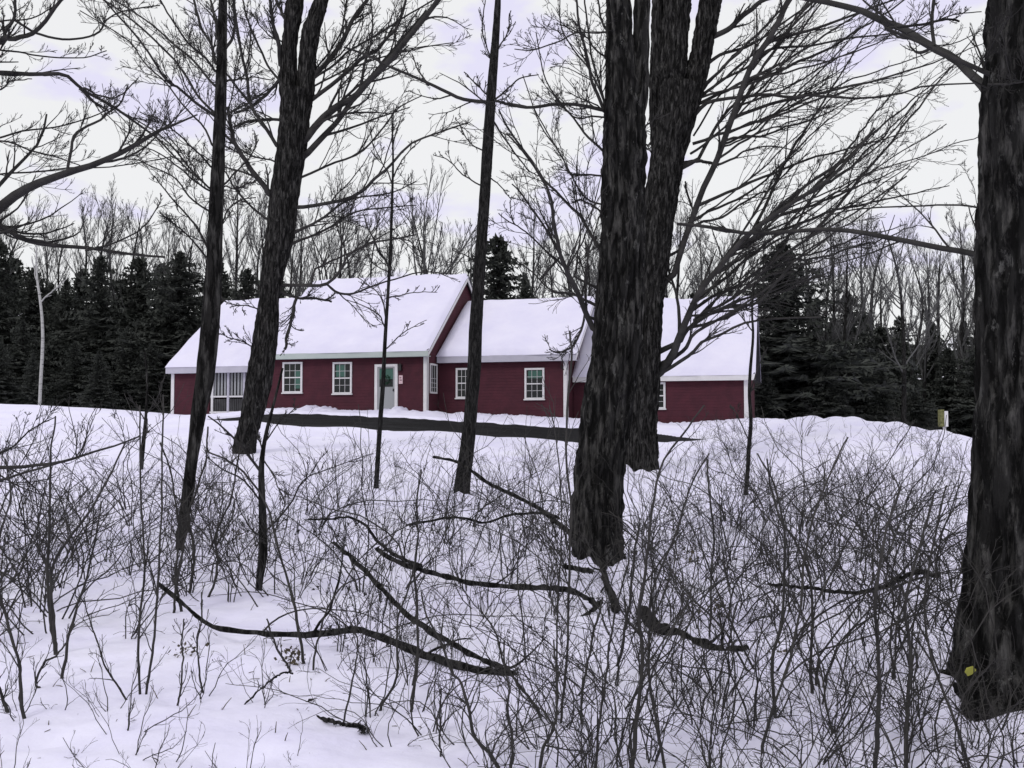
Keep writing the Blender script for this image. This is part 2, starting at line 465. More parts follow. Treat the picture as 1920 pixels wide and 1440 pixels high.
def make_tree(name, label, cat, base, material, trunks, limbs, Y, extra=None, twig=None, twmat=None, group=None, trunk_kw=None,
              twn=(7, 5), twl=(0.42, 0.5), rmin_px=1.0, levels=3, up=0.10, ang=(0.35, 0.8), t0=0.12):
    """trunks: list of [(px,py,w)]; limbs: list of (pts, w0, w1, dY)"""
    root = empty(name, base, label, cat, group)
    o = np.array(base)
    tk = trunk_kw or {}
    paths = []
    for i, t in enumerate(trunks):
        mb = MB()
        kw = dict(tk); 
        if i > 0: kw['sink'] = 0.6; kw['lead'] = paths[0][0]
        paths.append(bark_trunk(mb, t, Y, seed=3.1 * i + len(label), **kw))
        mb.build('trunk' if i == 0 else 'leader', material, root, o)
    LP, LR = [], []
    for (pts, w0, w1, dY) in limbs:
        Q, RR = traced(pts, Y, Y + dY, 20, w0, w1, wig=0.004 * Y / 12)
        TQ = np.concatenate([p[0] for p in paths]); TR = np.concatenate([p[1] for p in paths])
        dd = np.linalg.norm(TQ - Q[0], axis=1); k = int(np.argmin(dd))
        if dd[k] < 2.2 * TR[k] + 0.1:
            e = TQ[k] + (Q[0] - TQ[k]) * 0.25; e[2] = Q[0][2] - 0.35 * dd[k]
            Q = np.vstack([e, Q[:1] * 0.6 + e * 0.4, Q]); RR = np.concatenate([[RR[0] * 1.5, RR[0] * 1.25], RR]); Q, RR = resample(Q, RR, 20)
        elif LP:
            AQ = np.concatenate(LP); dd = np.linalg.norm(AQ - Q[0], axis=1); k = int(np.argmin(dd))
            if dd[k] < 0.9: Q = np.vstack([AQ[k], Q]); RR = np.concatenate([[RR[0]], RR]); Q, RR = resample(Q, RR, 20)
        mb = MB(); mb.tubes(Q, RR, 8)
        mb.build('branch', twmat or M_twig, root, o)
        LP.append(Q); LR.append(RR)
    if extra is not None:
        for Q, RR in extra(paths):
            mb = MB()
            mb.tubes(Q, RR, 5)
            mb.build('branch', twmat or M_twig, root, o)
            for q, r in zip(Q, RR):
                a, b = resample(q, r, 20); LP.append(a); LR.append(b)
    if LP:
        P = np.stack(LP); R = np.stack(LR)
        rm = rmin_px * 0.5 * pxm(Y)
        mb = MB()
        A, AR = grow(P, R, twn[0], t0, 0.97, ang, twl[0], 0.5, 8, up, 0.10, rm * 1.25, lmax=2.6 * Y / 14)
        mb.tubes(A, AR, 4)
        if levels > 1:
            B_, BR = grow(A, AR, twn[1], 0.15, 0.97, (0.35, 0.85), twl[1], 0.6, 6, up, 0.13, rm)
            mb.tubes(B_, BR, 3)
        if levels > 2:
            C_, CR = grow(B_, BR, 3, 0.2, 0.95, (0.35, 0.8), 0.55, 0.7, 5, up, 0.15, rm * 0.8)
            mb.tubes(C_, CR, 3)
        mb.build('crown', twmat or M_twig, root, o)
    return root

def fan(paths_spec, Y, n=20):
    """procedural long ascending branches: spec rows (px,py, dx,dy of the tip in px, sag, w0, w1, dYrange)"""
    out = []
    Qs, Rs = [], []
    for (px, py, tx, ty, sag, w0, w1, dy) in paths_spec:
        m1 = (px + (tx - px) * 0.33, py + (ty - py) * 0.33 + sag)
        m2 = (px + (tx - px) * 0.68, py + (ty - py) * 0.68 + sag * 0.8)
        Q, RR = traced([(px, py), m1, m2, (tx, ty)], Y, Y + dy, n, w0, w1, wig=0.013 * Y / 12)
        Qs.append(Q); Rs.append(RR)
    return np.stack(Qs), np.stack(Rs)

for (_px, _py, _w) in ((458, 846, 46), (336, 1034, 18), (866, 930, 30), (1203, 882, 66), (1124, 1058, 88), (1925, 1335, 310), (706, 916, 10), (486, 1118, 14)):
    _Y = hit(_px, _py); _x = float(at(_px, _py, _Y)[0])
    FEET.append((_x, _Y, max(0.06, _w * 0.5 * _Y / F)))
# ================================================================== SETTING
def axis(lo, hi, fine_lo, fine_hi, step, grow_=1.18):
    a = list(np.arange(fine_lo, fine_hi, step))
    s = step; x = a[-1]
    while x < hi:
        s *= grow_; x += s; a.append(x)
    s = step; x = a[0]; pre = []
    while x > lo:
        s *= grow_; x -= s; pre.append(x)
    return np.array(pre[::-1] + a)
gx = axis(-600, 600, -17, 17, 0.085)
gy = np.concatenate([axis(-30, 8.9, 3.0, 9.0, 0.055)[:-1], axis(9.0, 900, 9.0, 37.5, 0.09)])
gy = np.unique(gy[(gy <= 9.0) | (gy > 9.01)])
GX, GY = np.meshgrid(gx, gy)
GZ = ground(GX, GY)
mb = MB()
ny, nx = GX.shape
i = np.arange(ny - 1)[:, None] * nx; j = np.arange(nx - 1)[None]
mb.add(np.stack([GX, GY, GZ], -1).reshape(-1, 3), np.stack([i + j, i + j + 1, i + nx + j + 1, i + nx + j], -1).reshape(-1, 4))
tag(mb.build('ground', M_snow), 'snow covered ground rising to the house', kind='structure')

mb = MB()
dx = np.arange(-15.5, 7.1, 0.2); nv = 14
V = []
for x in dx:
    a, b = float(drive_near(x)) - 0.1, float(drive_near(x) + drive_w(x)) + 0.15
    for k in range(nv):
        y = a + (b - a) * k / (nv - 1)
        z = float(ground(x, y, False))
        V.append((x, y, z - 0.075))
i = np.arange(len(dx) - 1)[:, None] * nv; j = np.arange(nv - 1)[None]
mb.add(V, np.stack([i + j, i + nv + j, i + nv + j + 1, i + j + 1], -1).reshape(-1, 4))
tag(mb.build('driveway', M_asphalt), 'dark bare asphalt driveway in front of the house', kind='structure')

# ================================================================== HOUSE
TH = math.radians(16)
HC, HS = math.cos(TH), math.sin(TH)
HY = 38.0
HX = (800 - 960) / F * HY
def fr(u, v, z):                  # house frame -> world
    return (HX + u * HC + v * HS, HY - u * HS + v * HC, z)
def U(px, v=0.0):                 # along-house coordinate seen at column px on the plane v
    a = (px - 960) / F
    # HX + u*HC + v*HS = a*(HY - u*HS + v*HC)
    return (a * (HY + v * HC) - HX - v * HS) / (HC + a * HS)
def Z(row, u, v):
    y = HY - u * HS + v * HC
    return float(at(960, row, y)[2])
ho = np.array([HX, HY, 2.1])
house = empty('red_house', ho, 'long low red house in four joined sections under snow covered roofs', 'house')

def hb(name, material, boxes, parent=house, smooth=False):
    mb = MB()
    for b in boxes: mb.box(b[0], b[1], fr)
    par = parent
    o = mb.build(name, material, par, ho, smooth)
    return o

def block(name, u0, u1, v0, depth, z0, ze, zr, u0r=None, u1r=None):
    """walls and gables of one gabled section"""
    vm = v0 + depth / 2
    v1 = v0 + depth
    mb = MB()
    V = [fr(u0, v0, z0), fr(u1, v0, z0), fr(u1, v1, z0), fr(u0, v1, z0), fr(u0, v0, ze), fr(u1, v0, ze), fr(u1, v1, ze), fr(u0, v1, ze),
         fr(u0, vm, zr), fr(u1, vm, zr)]
    mb.poly(V, [[0, 1, 5, 4], [1, 2, 6, 9, 5], [2, 3, 7, 6], [3, 0, 4, 8, 7]])
    mb.build('wall', M_red, house, ho, False)

def roof(u0, u1, v0, depth, ze, zr, over=0.25, thick=0.10, snow=0.17, ov_u0=0.2, ov_u1=0.2, fasc=M_white, lump=0.07, seed=0.0, fh=0.20):
    vm = v0 + depth / 2; v1 = v0 + depth
    sl = (zr - ze) / (depth / 2)
    a, b = u0 - ov_u0, u1 + ov_u1
    zo = ze - over * sl
    # deck
    mb = MB()
    prof = [(v0 - over, zo), (vm, zr), (v1 + over, zo), (v1 + over, zo + thick), (vm, zr + thick), (v0 - over, zo + thick)]
    V = [fr(a, p[0], p[1] + 0.01) for p in prof] + [fr(b, p[0], p[1] + 0.01) for p in prof]
    mb.poly(V, [[k, (k + 1) % 6, (k + 1) % 6 + 6, k + 6] for k in range(6)] + [[5, 4, 3, 2, 1, 0], [6, 7, 8, 9, 10, 11]])
    rf = mb.build('roof', M_roof, house, ho, False)
    # snow blanket: rounded section, uneven
    nu, nvv = max(12, int((b - a) / 0.12)), 60
    us = np.linspace(a - 0.03, b + 0.03, nu)
    vs = np.linspace(v0 - over - 0.05, v1 + over + 0.05, nvv)
    V = []
    for u in us:
        for v in vs:
            zb = zr + thick - abs(v - vm) * sl
            soft = 0.06 * math.exp(-((v - vm) / 0.25) ** 2)
            e = min(min(u - us[0], us[-1] - u), min(v - vs[0], vs[-1] - v) * 1.2)
            rd = math.sqrt(max(0.0, 1 - (1 - min(1.0, e / 0.16)) ** 2))
            nz = mnoise.noise(Vector((u * 0.9 + seed, v * 0.9, seed))) * lump + mnoise.noise(Vector((u * 3, v * 3, 9 + seed))) * lump * 0.4
            e2 = 0.05 * mnoise.noise(Vector((u * 1.3, 3.3, seed))) * (1 if v < vm else -1) * max(0, 1 - e / 0.3)
            V.append(fr(u, v - e2, zb + 0.012 - soft + (snow * rd) + nz * rd))
    mb = MB()
    i = np.arange(nu - 1)[:, None] * nvv; j = np.arange(nvv - 1)[None]
    mb.add(V, np.stack([i + j, i + nvv + j, i + nvv + j + 1, i + j + 1], -1).reshape(-1, 4))
    mb.build('roof_snow', M_roofsnow, rf, ho)
    # fascia along the front eave and rake boards
    hb('fascia', fasc, [((a, v0 - over - 0.03, zo - fh + 0.03), (b, v0 - over + 0.0, zo + thick - 0.012)),
                        ((a, v0 - over + 0.002, zo - fh + 0.035), (b, v0 - 0.002, zo - fh + 0.06))])
    return zo

def rake(u, v0, depth, ze, zr, over=0.25, w=0.16, side=1, t=0.035):
    vm = v0 + depth / 2; v1 = v0 + depth; sl = (zr - ze) / (depth / 2)
    for (va, vb) in ((v0 - over, vm), (v1 + over, vm)):
        za, zb = zr - abs(va - vm) * sl, zr
        x0, x1 = (u, u + t * side)
        V = [fr(x, v, z) for x in (x0, x1) for (v, z) in ((va, za - w), (vb, zb - w), (vb, zb + 0.09), (va, za + 0.09))]
        mb = MB(); mb.poly(V, [[0, 1, 2, 3], [7, 6, 5, 4], [0, 4, 5, 1], [1, 5, 6, 2], [2, 6, 7, 3], [3, 7, 4, 0]])
        mb.build('rake_board', M_white, house, ho, False)

# main section
um0 = U(497); zE = Z(650, 0, 0); zR = Z(508, 0, 4.5) - 0.28
block('main', um0, 0, 0, 9.0, 1.0, zE - 0.05, zR)
roof(um0, 0, 0, 9.0, zE - 0.05, zR, over=0.28, ov_u0=0.2, ov_u1=0.16, fasc=M_fascia, seed=1, fh=0.16)
rake(0.125, 0, 9.0, zE - 0.05, zR, 0.28)
rake(um0 - 0.165, 0, 9.0, zE - 0.05, zR, 0.28, side=-1)
# second section
v2 = 1.25; u2 = U(1063, v2); zE2 = Z(659, 4, v2); zR2 = Z(556, 4, v2 + 3.4) - 0.24
block('second', 0.02, u2, v2, 6.8, 1.0, zE2 - 0.05, zR2)
roof(0.02, u2, v2, 6.8, zE2 - 0.05, zR2, over=0.25, ov_u0=-0.03, ov_u1=0.42, fasc=M_fasciab, seed=4, lump=0.05, fh=0.2)
rake(u2 + 0.385, v2, 6.8, zE2 - 0.05, zR2, 0.25)
# third section
v3 = 2.3; u3 = U(1403, v3); zE3 = Z(694, 11, v3); zR3 = Z(553, 11, v3 + 3.1) - 0.24
block('third', u2 + 0.02, u3, v3, 6.2, 0.8, zE3 - 0.05, zR3)
roof(u2 + 0.02, u3, v3, 6.2, zE3 - 0.05, zR3, over=0.22, ov_u0=-0.03, ov_u1=0.26, fasc=M_white, seed=7, fh=0.16)
# left section with a porch
v4 = 1.3; u4 = U(322, v4); zE4 = Z(687, -17, v4); zR4 = Z(567, -17, v4 + 4.3) - 0.24
up4 = U(392, v4)
mb = MB()
mb.box((u4, v4, 1.2), (up4, v4 + 8.6, zE4 - 0.05), fr)
mb.build('wall', M_red, house, ho, False)
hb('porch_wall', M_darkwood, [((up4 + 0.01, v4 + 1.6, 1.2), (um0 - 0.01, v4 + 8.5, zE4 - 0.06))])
mb = MB()
vm4 = v4 + 4.3
mb.poly([fr(u4, v4, zE4 - 0.05), fr(u4, v4 + 8.6, zE4 - 0.05), fr(u4, vm4, zR4)], [[1, 0, 2]])
mb.build('gable', M_red, house, ho, False)
roof(u4, um0 - 0.02, v4, 8.6, zE4 - 0.05, zR4, over=0.22, ov_u0=0.16, ov_u1=-0.0, fasc=M_fasciab, seed=9, fh=0.22)
up5 = um0 - 0.05
# porch posts, rail and balusters
for k in range(5):
    u = up4 + 0.12 + (up5 - up4 - 0.3) * k / 4
    hb('porch_post', M_white if k in (0, 4) else M_fasciab, [((u - 0.05, v4 + 0.02, 2.0), (u + 0.05, v4 + 0.12, zE4 - 0.24))])
bal = []
for k in range(30):
    u = up4 + 0.2 + (up5 - up4 - 0.5) * k / 33
    bal.append(((u - 0.03, v4 + 0.05, 2.25), (u + 0.03, v4 + 0.09, 2.78)))
hb('porch_balusters', M_darkwood, bal)
hb('porch_rail', M_white, [((up4, v4 + 0.03, 2.85), (up5, v4 + 0.11, 2.92)), ((up4, v4 + 0.03, 2.17), (up5, v4 + 0.11, 2.25))])
lat = []
for k in range(19):
    u = up4 + 0.2 + (up5 - up4 - 0.5) * k / 18
    lat.append(((u - 0.045, v4 + 0.13, 2.93), (u + 0.045, v4 + 0.16, zE4 - 0.26)))
hb('porch_slats', M_greydoor, lat)

# corner boards
def cornerb(u, v, z0, z1, s=0.13):
    hb('corner_board', M_white, [((u - s, v - 0.03, z0), (u + 0.03, v - 0.002, z1)), ((u + 0.002, v - 0.03, z0), (u + 0.03, v + s, z1))])
cornerb(0, 0, 1.2, zE - 0.34)
cornerb(u2, v2, 1.0, zE2 - 0.28)
cornerb(u3, v3, 0.9, zE3 - 0.22, 0.15)
hb('corner_board', M_white, [((u4 - 0.03, v4 - 0.03, 1.2), (u4 + 0.12, v4 - 0.002, zE4 - 0.26))])

def window(px0, px1, r0, r1, v, nx=3, ny=4, green=False, label=None):
    u0, u1 = U(px0, v), U(px1, v); um = (u0 + u1) / 2
    z1, z0 = Z(r0, um, v), Z(r1, um, v)
    ft = 0.075
    w = hb('window', M_white, [((u0, v - 0.05, z0), (u0 + ft, v - 0.003, z1)), ((u1 - ft, v - 0.05, z0), (u1, v - 0.003, z1)),
                               ((u0 + ft, v - 0.05, z1 - ft), (u1 - ft, v - 0.003, z1)), ((u0 - 0.03, v - 0.08, z0 - 0.05), (u1 + 0.03, v - 0.003, z0 - 0.003)),
                               ((u0 + ft, v - 0.05, z0), (u1 - ft, v - 0.003, z0 + 0.05))])
    if label: w['label'] = label
    a, b, c, d = u0 + ft, u1 - ft, z0 + 0.05, z1 - ft
    hb('pane', M_glass, [((a + 0.002, v - 0.016, c + 0.002), (b - 0.002, v - 0.004, d - 0.002))], w)
    s = []
    for k in range(1, nx):
        q = a + (b - a) * k / nx
        s.append(((q - 0.006, v - 0.034, c + 0.002), (q + 0.006, v - 0.0175, d - 0.002)))
    for k in range(1, ny):
        q = c + (d - c) * k / ny
        h = 0.022 if k * 2 == ny else 0.006
        s.append(((a + 0.002, v - 0.038, q - h), (b - 0.002, v - 0.0345, q + h)))
    hb('sash', M_white, s, w)
    if green:
        hb('curtain', M_greenglass, [((a + (b - a) * green[0], v - 0.0172, c + (d - c) * green[1]), (a + (b - a) * green[2], v - 0.0165, c + (d - c) * green[3]))], w)
window(530, 567, 679, 736, 0, 3, 4, (0.62, 0.1, 0.97, 0.75))
window(624, 660, 679, 738, 0, 3, 4, (0.1, 0.55, 0.7, 0.97))
window(855, 884, 690, 746, v2, 3, 4)
window(984, 1021, 690, 748, v2, 3, 4, (0.1, 0.7, 0.95, 0.97))
window(1209, 1248, 717, 766, v3, 3, 4)
# gable side window of the main section, on the plane u = 0.02
def side_window(va, vb, z0, z1):
    def fs(x, y, z): return fr(y, x, z)
    def sb(name, m, boxes, parent=house):
        mb = MB()
        for b in boxes: mb.box(b[0], b[1], fs)
        mb.f[4] = [f[:, ::-1] for f in mb.f[4]]
        return mb.build(name, m, parent, ho, False)
    t = 0.07
    w = sb('window', M_white, [((va, 0.003, z0), (va + t, 0.045, z1)), ((vb - t, 0.003, z0), (vb, 0.045, z1)), ((va + t, 0.003, z1 - t), (vb - t, 0.045, z1)), ((va + t, 0.003, z0), (vb - t, 0.045, z0 + t))])
    sb('pane', M_glass, [((va + t, 0.003, z0 + t), (vb - t, 0.014, z1 - t))], w)
    s = []
    for k in range(1, 3): q = va + t + (vb - va - 2 * t) * k / 3; s.append(((q - 0.006, 0.0145, z0 + t), (q + 0.006, 0.03, z1 - t)))
    for k in range(1, 4): q = z0 + t + (z1 - z0 - 2 * t) * k / 6; s.append(((va + t, 0.0305, q - 0.007), (vb - t, 0.034, q + 0.007)))
    sb('sash', M_white, s, w)
side_window(0.3, 1.08, Z(738, 0, 0.7), Z(682, 0, 0.7))

# door
du0, du1 = U(703, 0), U(746, 0); dz1, dz0 = Z(683, -1.6, 0), Z(773, -1.6, 0)
door = hb('door', M_greydoor, [((du0 + 0.12, -0.03, dz0), (du1 - 0.12, -0.003, dz1 - 0.1)),
                               ((du0 + 0.2, -0.036, dz0 + 0.15), (du1 - 0.2, -0.031, dz0 + 0.75))])
door['label'] = 'grey front door with a wreath and a glazed upper half'
hb('door_frame', M_white, [((du0, -0.06, dz0), (du0 + 0.118, -0.002, dz1)), ((du1 - 0.118, -0.06, dz0), (du1, -0.002, dz1)), ((du0 + 0.119, -0.06, dz1 - 0.1), (du1 - 0.119, -0.002, dz1))], door)
gz0 = dz0 + (dz1 - dz0) * 0.53
hb('pane', M_glass, [((du0 + 0.2, -0.036, gz0), (du1 - 0.2, -0.031, dz1 - 0.16))], door)
hb('curtain', M_greenglass, [((du0 + 0.2, -0.040, gz0 + 0.3), (du1 - 0.2, -0.0365, dz1 - 0.18))], door)
mb = MB()
wc = ((du0 + du1) / 2 + 0.02, gz0 + 0.27)
for k in range(160):
    a = rng.uniform(0, 2 * math.pi); r = 0.14 + rng.normal() * 0.025
    p0 = np.array(fr(wc[0] + r * math.cos(a), -0.06 + rng.normal() * 0.012, wc[1] + r * math.sin(a)))
    p1 = p0 + rng.normal(size=3) * 0.03; p2 = p0 + rng.normal(size=3) * 0.03
    mb.add([p0, p1, p2], [[0, 1, 2]])
mb.build('wreath', M_wreath, door, ho, False)
hb('handle', M_black, [((du1 - 0.19, -0.075, dz0 + 0.82), (du1 - 0.15, -0.031, dz0 + 0.92))], door)
# wall lantern and small plaque beside the door
lu = U(751, 0); lz = Z(690, -1, 0)
hb('wall_lantern', M_black, [((lu - 0.06, -0.13, lz - 0.1), (lu + 0.06, -0.02, lz + 0.1)), ((lu - 0.08, -0.15, lz + 0.102), (lu + 0.08, -0.003, lz + 0.13)), ((lu - 0.03, -0.10, lz + 0.132), (lu + 0.03, -0.04, lz + 0.17))])
pz = Z(711, -1, 0)
pq = hb('plaque', M_plaque, [((lu - 0.07, -0.025, pz - 0.18), (lu + 0.09, -0.003, pz + 0.15))])
hb('plaque_emblem', M_red, [((lu - 0.035, -0.029, pz - 0.05), (lu + 0.055, -0.0255, pz - 0.02)), ((lu - 0.035, -0.029, pz + 0.04), (lu + 0.035, -0.0255, pz + 0.07))], pq)

# shovelled snow piled along the front of the house
mb = MB()
nu, nvv = 560, 16
V = []
for a in range(nu):
    u = U(430, -1.0) + (U(1470, 1.0) - U(430, -1.0)) * a / (nu - 1)
    vo = 0.0 if u < 0.6 else (1.05 if u < u2 + 0.3 else 2.0)
    vo = -0.15 + sstep(u, -0.2, 1.2) * 1.1 + sstep(u, u2, u2 + 1.2) * 0.9
    row = np.interp(u, [U(430), U(520), U(600), U(700), U(760), U(860, 1), U(1060, 1), U(1240, 2), U(1330, 2), U(1400, 2)], [777, 773, 769, 770, 770, 775, 784, 793, 796, 800])
    top = Z(float(row), u, vo - 0.6)
    lump = 0.09 * mnoise.noise(Vector((u * 1.7, 1.0, 0))) + 0.10 * abs(mnoise.noise(Vector((u * 4.3, 7.0, 0)))) 
    lump += 0.30 * math.exp(-((u - U(600)) / 0.55) ** 2) * (0.45 + 0.55 * abs(math.sin(u * 5))) * 0.6 + 0.14 * math.exp(-((u - U(757)) / 0.18) ** 2)
    for k in range(nvv):
        s = k / (nvv - 1)
        v = vo - 1.35 + 1.5 * s
        x, y, _ = fr(u, v, 0)
        gr = g1(x, y) - 0.05
        prof = math.sin(min(1.0, s / 0.62) * math.pi / 2) ** 1.1
        h = max(0.12, top + lump - gr)
        z = gr + h * prof + 0.05 * mnoise.noise(Vector((u * 5, v * 5, 3))) * prof
        V.append((x, y + 0.1 * mnoise.noise(Vector((u * 2, 0, 5))), z))
i = np.arange(nu - 1)[:, None] * nvv; j = np.arange(nvv - 1)[None]
mb.add(V, np.stack([i + j, i + nvv + j, i + nvv + j + 1, i + j + 1], -1).reshape(-1, 4))
tag(mb.build('snow_bank', M_roofsnow), 'lumpy shovelled snow piled along the house front', kind='structure')

# ================================================================== BACKGROUND TREES
def place(px, Y, zoff=0.0):
    x = (px - 960) / F * Y
    return np.array([x, Y, g1(x, Y) + zoff])

def conifer_proto(H, W, n_whorl, seed, droop=0.25, thin=1.0):
    r = np.random.default_rng(seed)
    root = empty('conifer', (0, 0, 0), 'x', 'tree')
    mb = MB()
    P = np.array([[0, 0, -0.5], [0.03 * W, 0, H * 0.5], [0, 0.02 * W, H]]); Q, RR = resample(P, [0.016 * H, 0.010 * H, 0.01], 14)
    mb.tubes(Q, RR, 7)
    tr = mb.build('trunk', M_bark, root)
    tri = []; bp = []; br = []
    for k in range(n_whorl * 9):
        f = ((k + r.uniform(0, 1)) / (n_whorl * 9)) ** 1.12
        z = H * (0.02 + 0.965 * f)
        rad = W * (1 - f) ** 0.72 * (0.9 + 0.22 * math.sin(f * 13 + seed)) * 1.1 + 0.06
        a = k * 2.4 + r.normal() * 0.5
        L_ = rad * r.uniform(0.25, 1.35)
        d = np.array([math.cos(a), math.sin(a), 0]); s = np.array([-d[1], d[0], 0])
        n = max(4, int(L_ / 0.15))
        dr = droop * r.uniform(-0.4, 1.7)
        bp.append(np.array([[0, 0, z], d * L_ * 0.5 + [0, 0, z - dr * L_ * 0.35], d * L_ + [0, 0, z - dr * L_ * 0.6]])); br.append([0.03, 0.018, 0.006])
        for q in range(n):
            t = (q + r.uniform(0.3, 1)) / n
            c = d * L_ * t + np.array([0, 0, z - dr * L_ * (t * 0.75 - 0.15 * t * t)])
            w = (0.07 + 0.22 * L_ * (1.1 - t)) * r.uniform(0.7, 1.4)
            for sg in (-1, 1):
                for e in range(2):
                    tip = c + s * sg * w * r.uniform(0.3, 1.1) + d * w * r.uniform(0.1, 0.9) + np.array([0, 0, r.normal() * 0.14 - 0.08])
                    o = d * r.uniform(0.03, 0.08); h = np.array([0, 0, r.normal() * 0.06])
                    tri += [c - o - h, c + o + h, tip]
    tri = np.array(tri)
    m2 = MB(); m2.add(tri, np.arange(len(tri)).reshape(-1, 3))
    m2.tubes(np.array(bp), np.array(br), 3)
    m2.build('crown', M_needle, root, smooth=False)
    return root

def bare_proto(H, seed, spread=0.5, n1=11, n2=9, n3=6, mat_=None, tr=0.012, rm=0.013, vase=False, t0=0.3):
    global rng
    keep = rng; rng = np.random.default_rng(seed)
    root = empty('bare_tree', (0, 0, 0), 'x', 'tree')
    P = np.array([[0, 0, -0.5], [rng.normal() * 0.02 * H, rng.normal() * 0.02 * H, H * 0.35], [rng.normal() * 0.03 * H, 0, H * 0.7], [rng.normal() * 0.04 * H, 0, H * 0.97]])
    if vase: P[2:, 2] = [H * 0.5, H * 0.72]
    R = [tr * H, tr * H * 0.75, tr * H * 0.45, 0.02]
    Q, RR = resample(P, R, 20)
    mb = MB(); mb.tubes(Q, RR, 8); mb.build('trunk', mat_ or M_barkgrey, root)
    A, AR = grow(Q[None], RR[None], n1, t0, 0.95, (0.35 * spread / 0.5, 0.75 * spread / 0.5), 0.42 if not vase else 0.75, 0.5, 9, 0.12, 0.06, rm * 1.6)
    B_, BR = grow(A, AR, n2, 0.15, 0.97, (0.3, 0.7), 0.45, 0.6, 7, 0.12, 0.08, rm)
    C_, CR = grow(B_, BR, n3, 0.2, 0.97, (0.3, 0.7), 0.5, 0.65, 5, 0.10, 0.10, rm * 0.75)
    mb = MB(); mb.tubes(A, AR, 5); mb.tubes(B_, BR, 3); mb.tubes(C_, CR, 3)
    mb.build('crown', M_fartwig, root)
    rng = keep
    return root

def instance(proto, first, name, loc, rz, sc, label, group, cat='tree'):
    o = proto if first else copy_tree(proto)
    o.location = tuple(loc); o.rotation_euler = (0, 0, rz); o.scale = (sc[0], sc[0], sc[1])
    o['label'] = label; o['category'] = cat
    if group: o['group'] = group
    elif 'group' in o: del o['group']
    return o

con = [conifer_proto(12.0, 2.9, 46, 1), conifer_proto(12.0, 2.4, 48, 2, 0.35), conifer_proto(12.0, 3.4, 44, 3, 0.1), conifer_proto(12.0, 2.1, 50, 4, 0.3)]
used = [False] * 4
def put_conifer(k, px, Y, top, label, group, wide=1.0):
    b = place(px, Y, -0.2)
    h = float(at(px, top, Y)[2] - b[2]); wide = wide * 1.12 * (0.85 + 0.4 * abs(math.sin(px * 0.37)))
    instance(con[k], not used[k], 'conifer', b, px * 1.7, (h / 12.0 * wide, h / 12.0), label, group)
    used[k] = True
GL = 'conifers in the dark wood left of the house'
LL = 'dark dense evergreen in the wood left of the house'
for q, (px, Y, top, w) in enumerate([(-110, 52, 452, 1.5), (-10, 55, 446, 1.4), (58, 60, 500, 1.3), (120, 57, 520, 1.3), (185, 54, 476, 1.35), (258, 58, 480, 1.4), (335, 54, 468, 1.3),
                                  (410, 60, 490, 1.4), (462, 57, 500, 1.2), (520, 62, 512, 1.2), (20, 70, 480, 1.6), (150, 72, 500, 1.6), (300, 72, 490, 1.6), (400, 74, 505, 1.6), (225, 66, 520, 1.6), (92, 66, 530, 1.5)]):
    put_conifer(q % 4, px, Y, top, LL, GL, w)
for q, (px, Y, wl) in enumerate([(0, 47, 640), (185, 47, 655), (285, 49, 640), (345, 52, 620), (430, 52, 600), (60, 47, 660), (40, 50, 600), (140, 49, 640), (238, 50, 610), (90, 63, 590), (318, 62, 560), (210, 62, 570), (-60, 50, 590), (380, 66, 560)]):
    put_conifer((q + 2) % 4, px, Y, wl, 'lower dark evergreen filling the wood left of the house', 'lower conifers in the wood left of the house', 1.5)
put_conifer(1, 934, 57, 440, 'dark pointed conifer rising behind the second roof, beside the leaning thin trunk', None, 2.4)
put_conifer(3, 985, 60, 512, 'small dark conifer behind the second roof', None, 1.3)
put_conifer(2, 1470, 50, 448, 'broad dark pyramidal conifer at the right end of the house', None, 1.7)
put_conifer(0, 1592, 56, 545, 'dark conifer with a pointed top, next right of the broad pyramid', None, 1.3)
for q, (px, Y, top, w) in enumerate([(1530, 60, 560, 1.5), (1652, 62, 610, 1.6), (1405, 58, 560, 1.3), (1350, 60, 540, 1.2), (1560, 70, 600, 1.7), (1700, 75, 640, 1.4), (1905, 66, 600, 1.8), (1500, 50, 640, 1.4), (1600, 52, 660, 1.5), (1300, 62, 545, 1.1), (1655, 50, 690, 1.7), (1715, 52, 700, 1.7), (1780, 56, 650, 1.5), (1840, 54, 640, 1.5), (1750, 70, 600, 1.6), (1550, 47, 690, 1.6), (1435, 48, 660, 1.5), (1690, 80, 590, 1.6), (1810, 82, 600, 1.6), (1620, 84, 585, 1.6), (1890, 60, 620, 1.6)]):
    put_conifer((q + 1) % 4, px, Y, top, 'dark evergreen in the wood right of the house', 'conifers in the wood right of the house', w)

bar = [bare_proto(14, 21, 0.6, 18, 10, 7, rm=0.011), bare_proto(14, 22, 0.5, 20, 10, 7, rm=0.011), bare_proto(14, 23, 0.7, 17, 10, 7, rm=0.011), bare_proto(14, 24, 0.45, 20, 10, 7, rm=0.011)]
busd = [False] * 4
def put_bare(k, px, Y, top, label, group, wide=1.0):
    b = place(px, Y, -0.2)
    h = float(at(px, top, Y)[2] - b[2])
    instance(bar[k], not busd[k], 'bare_tree', b, px * 1.3, (h / 14.0 * wide, h / 14.0), label, group)
    busd[k] = True
spots = []
r_ = np.random.default_rng(3)
for px in np.arange(-60, 640, 33):
    spots.append((px + r_.uniform(-12, 12), r_.uniform(64, 92), 362 + 50 * math.sin(px / 70.0) ** 2 + r_.uniform(-25, 30)))
for (px, Y, top) in spots:
    put_bare(int(r_.integers(4)), px, Y, top, 'thin grey leafless tree standing behind the left evergreens', 'leafless trees behind the left evergreens', 0.9)
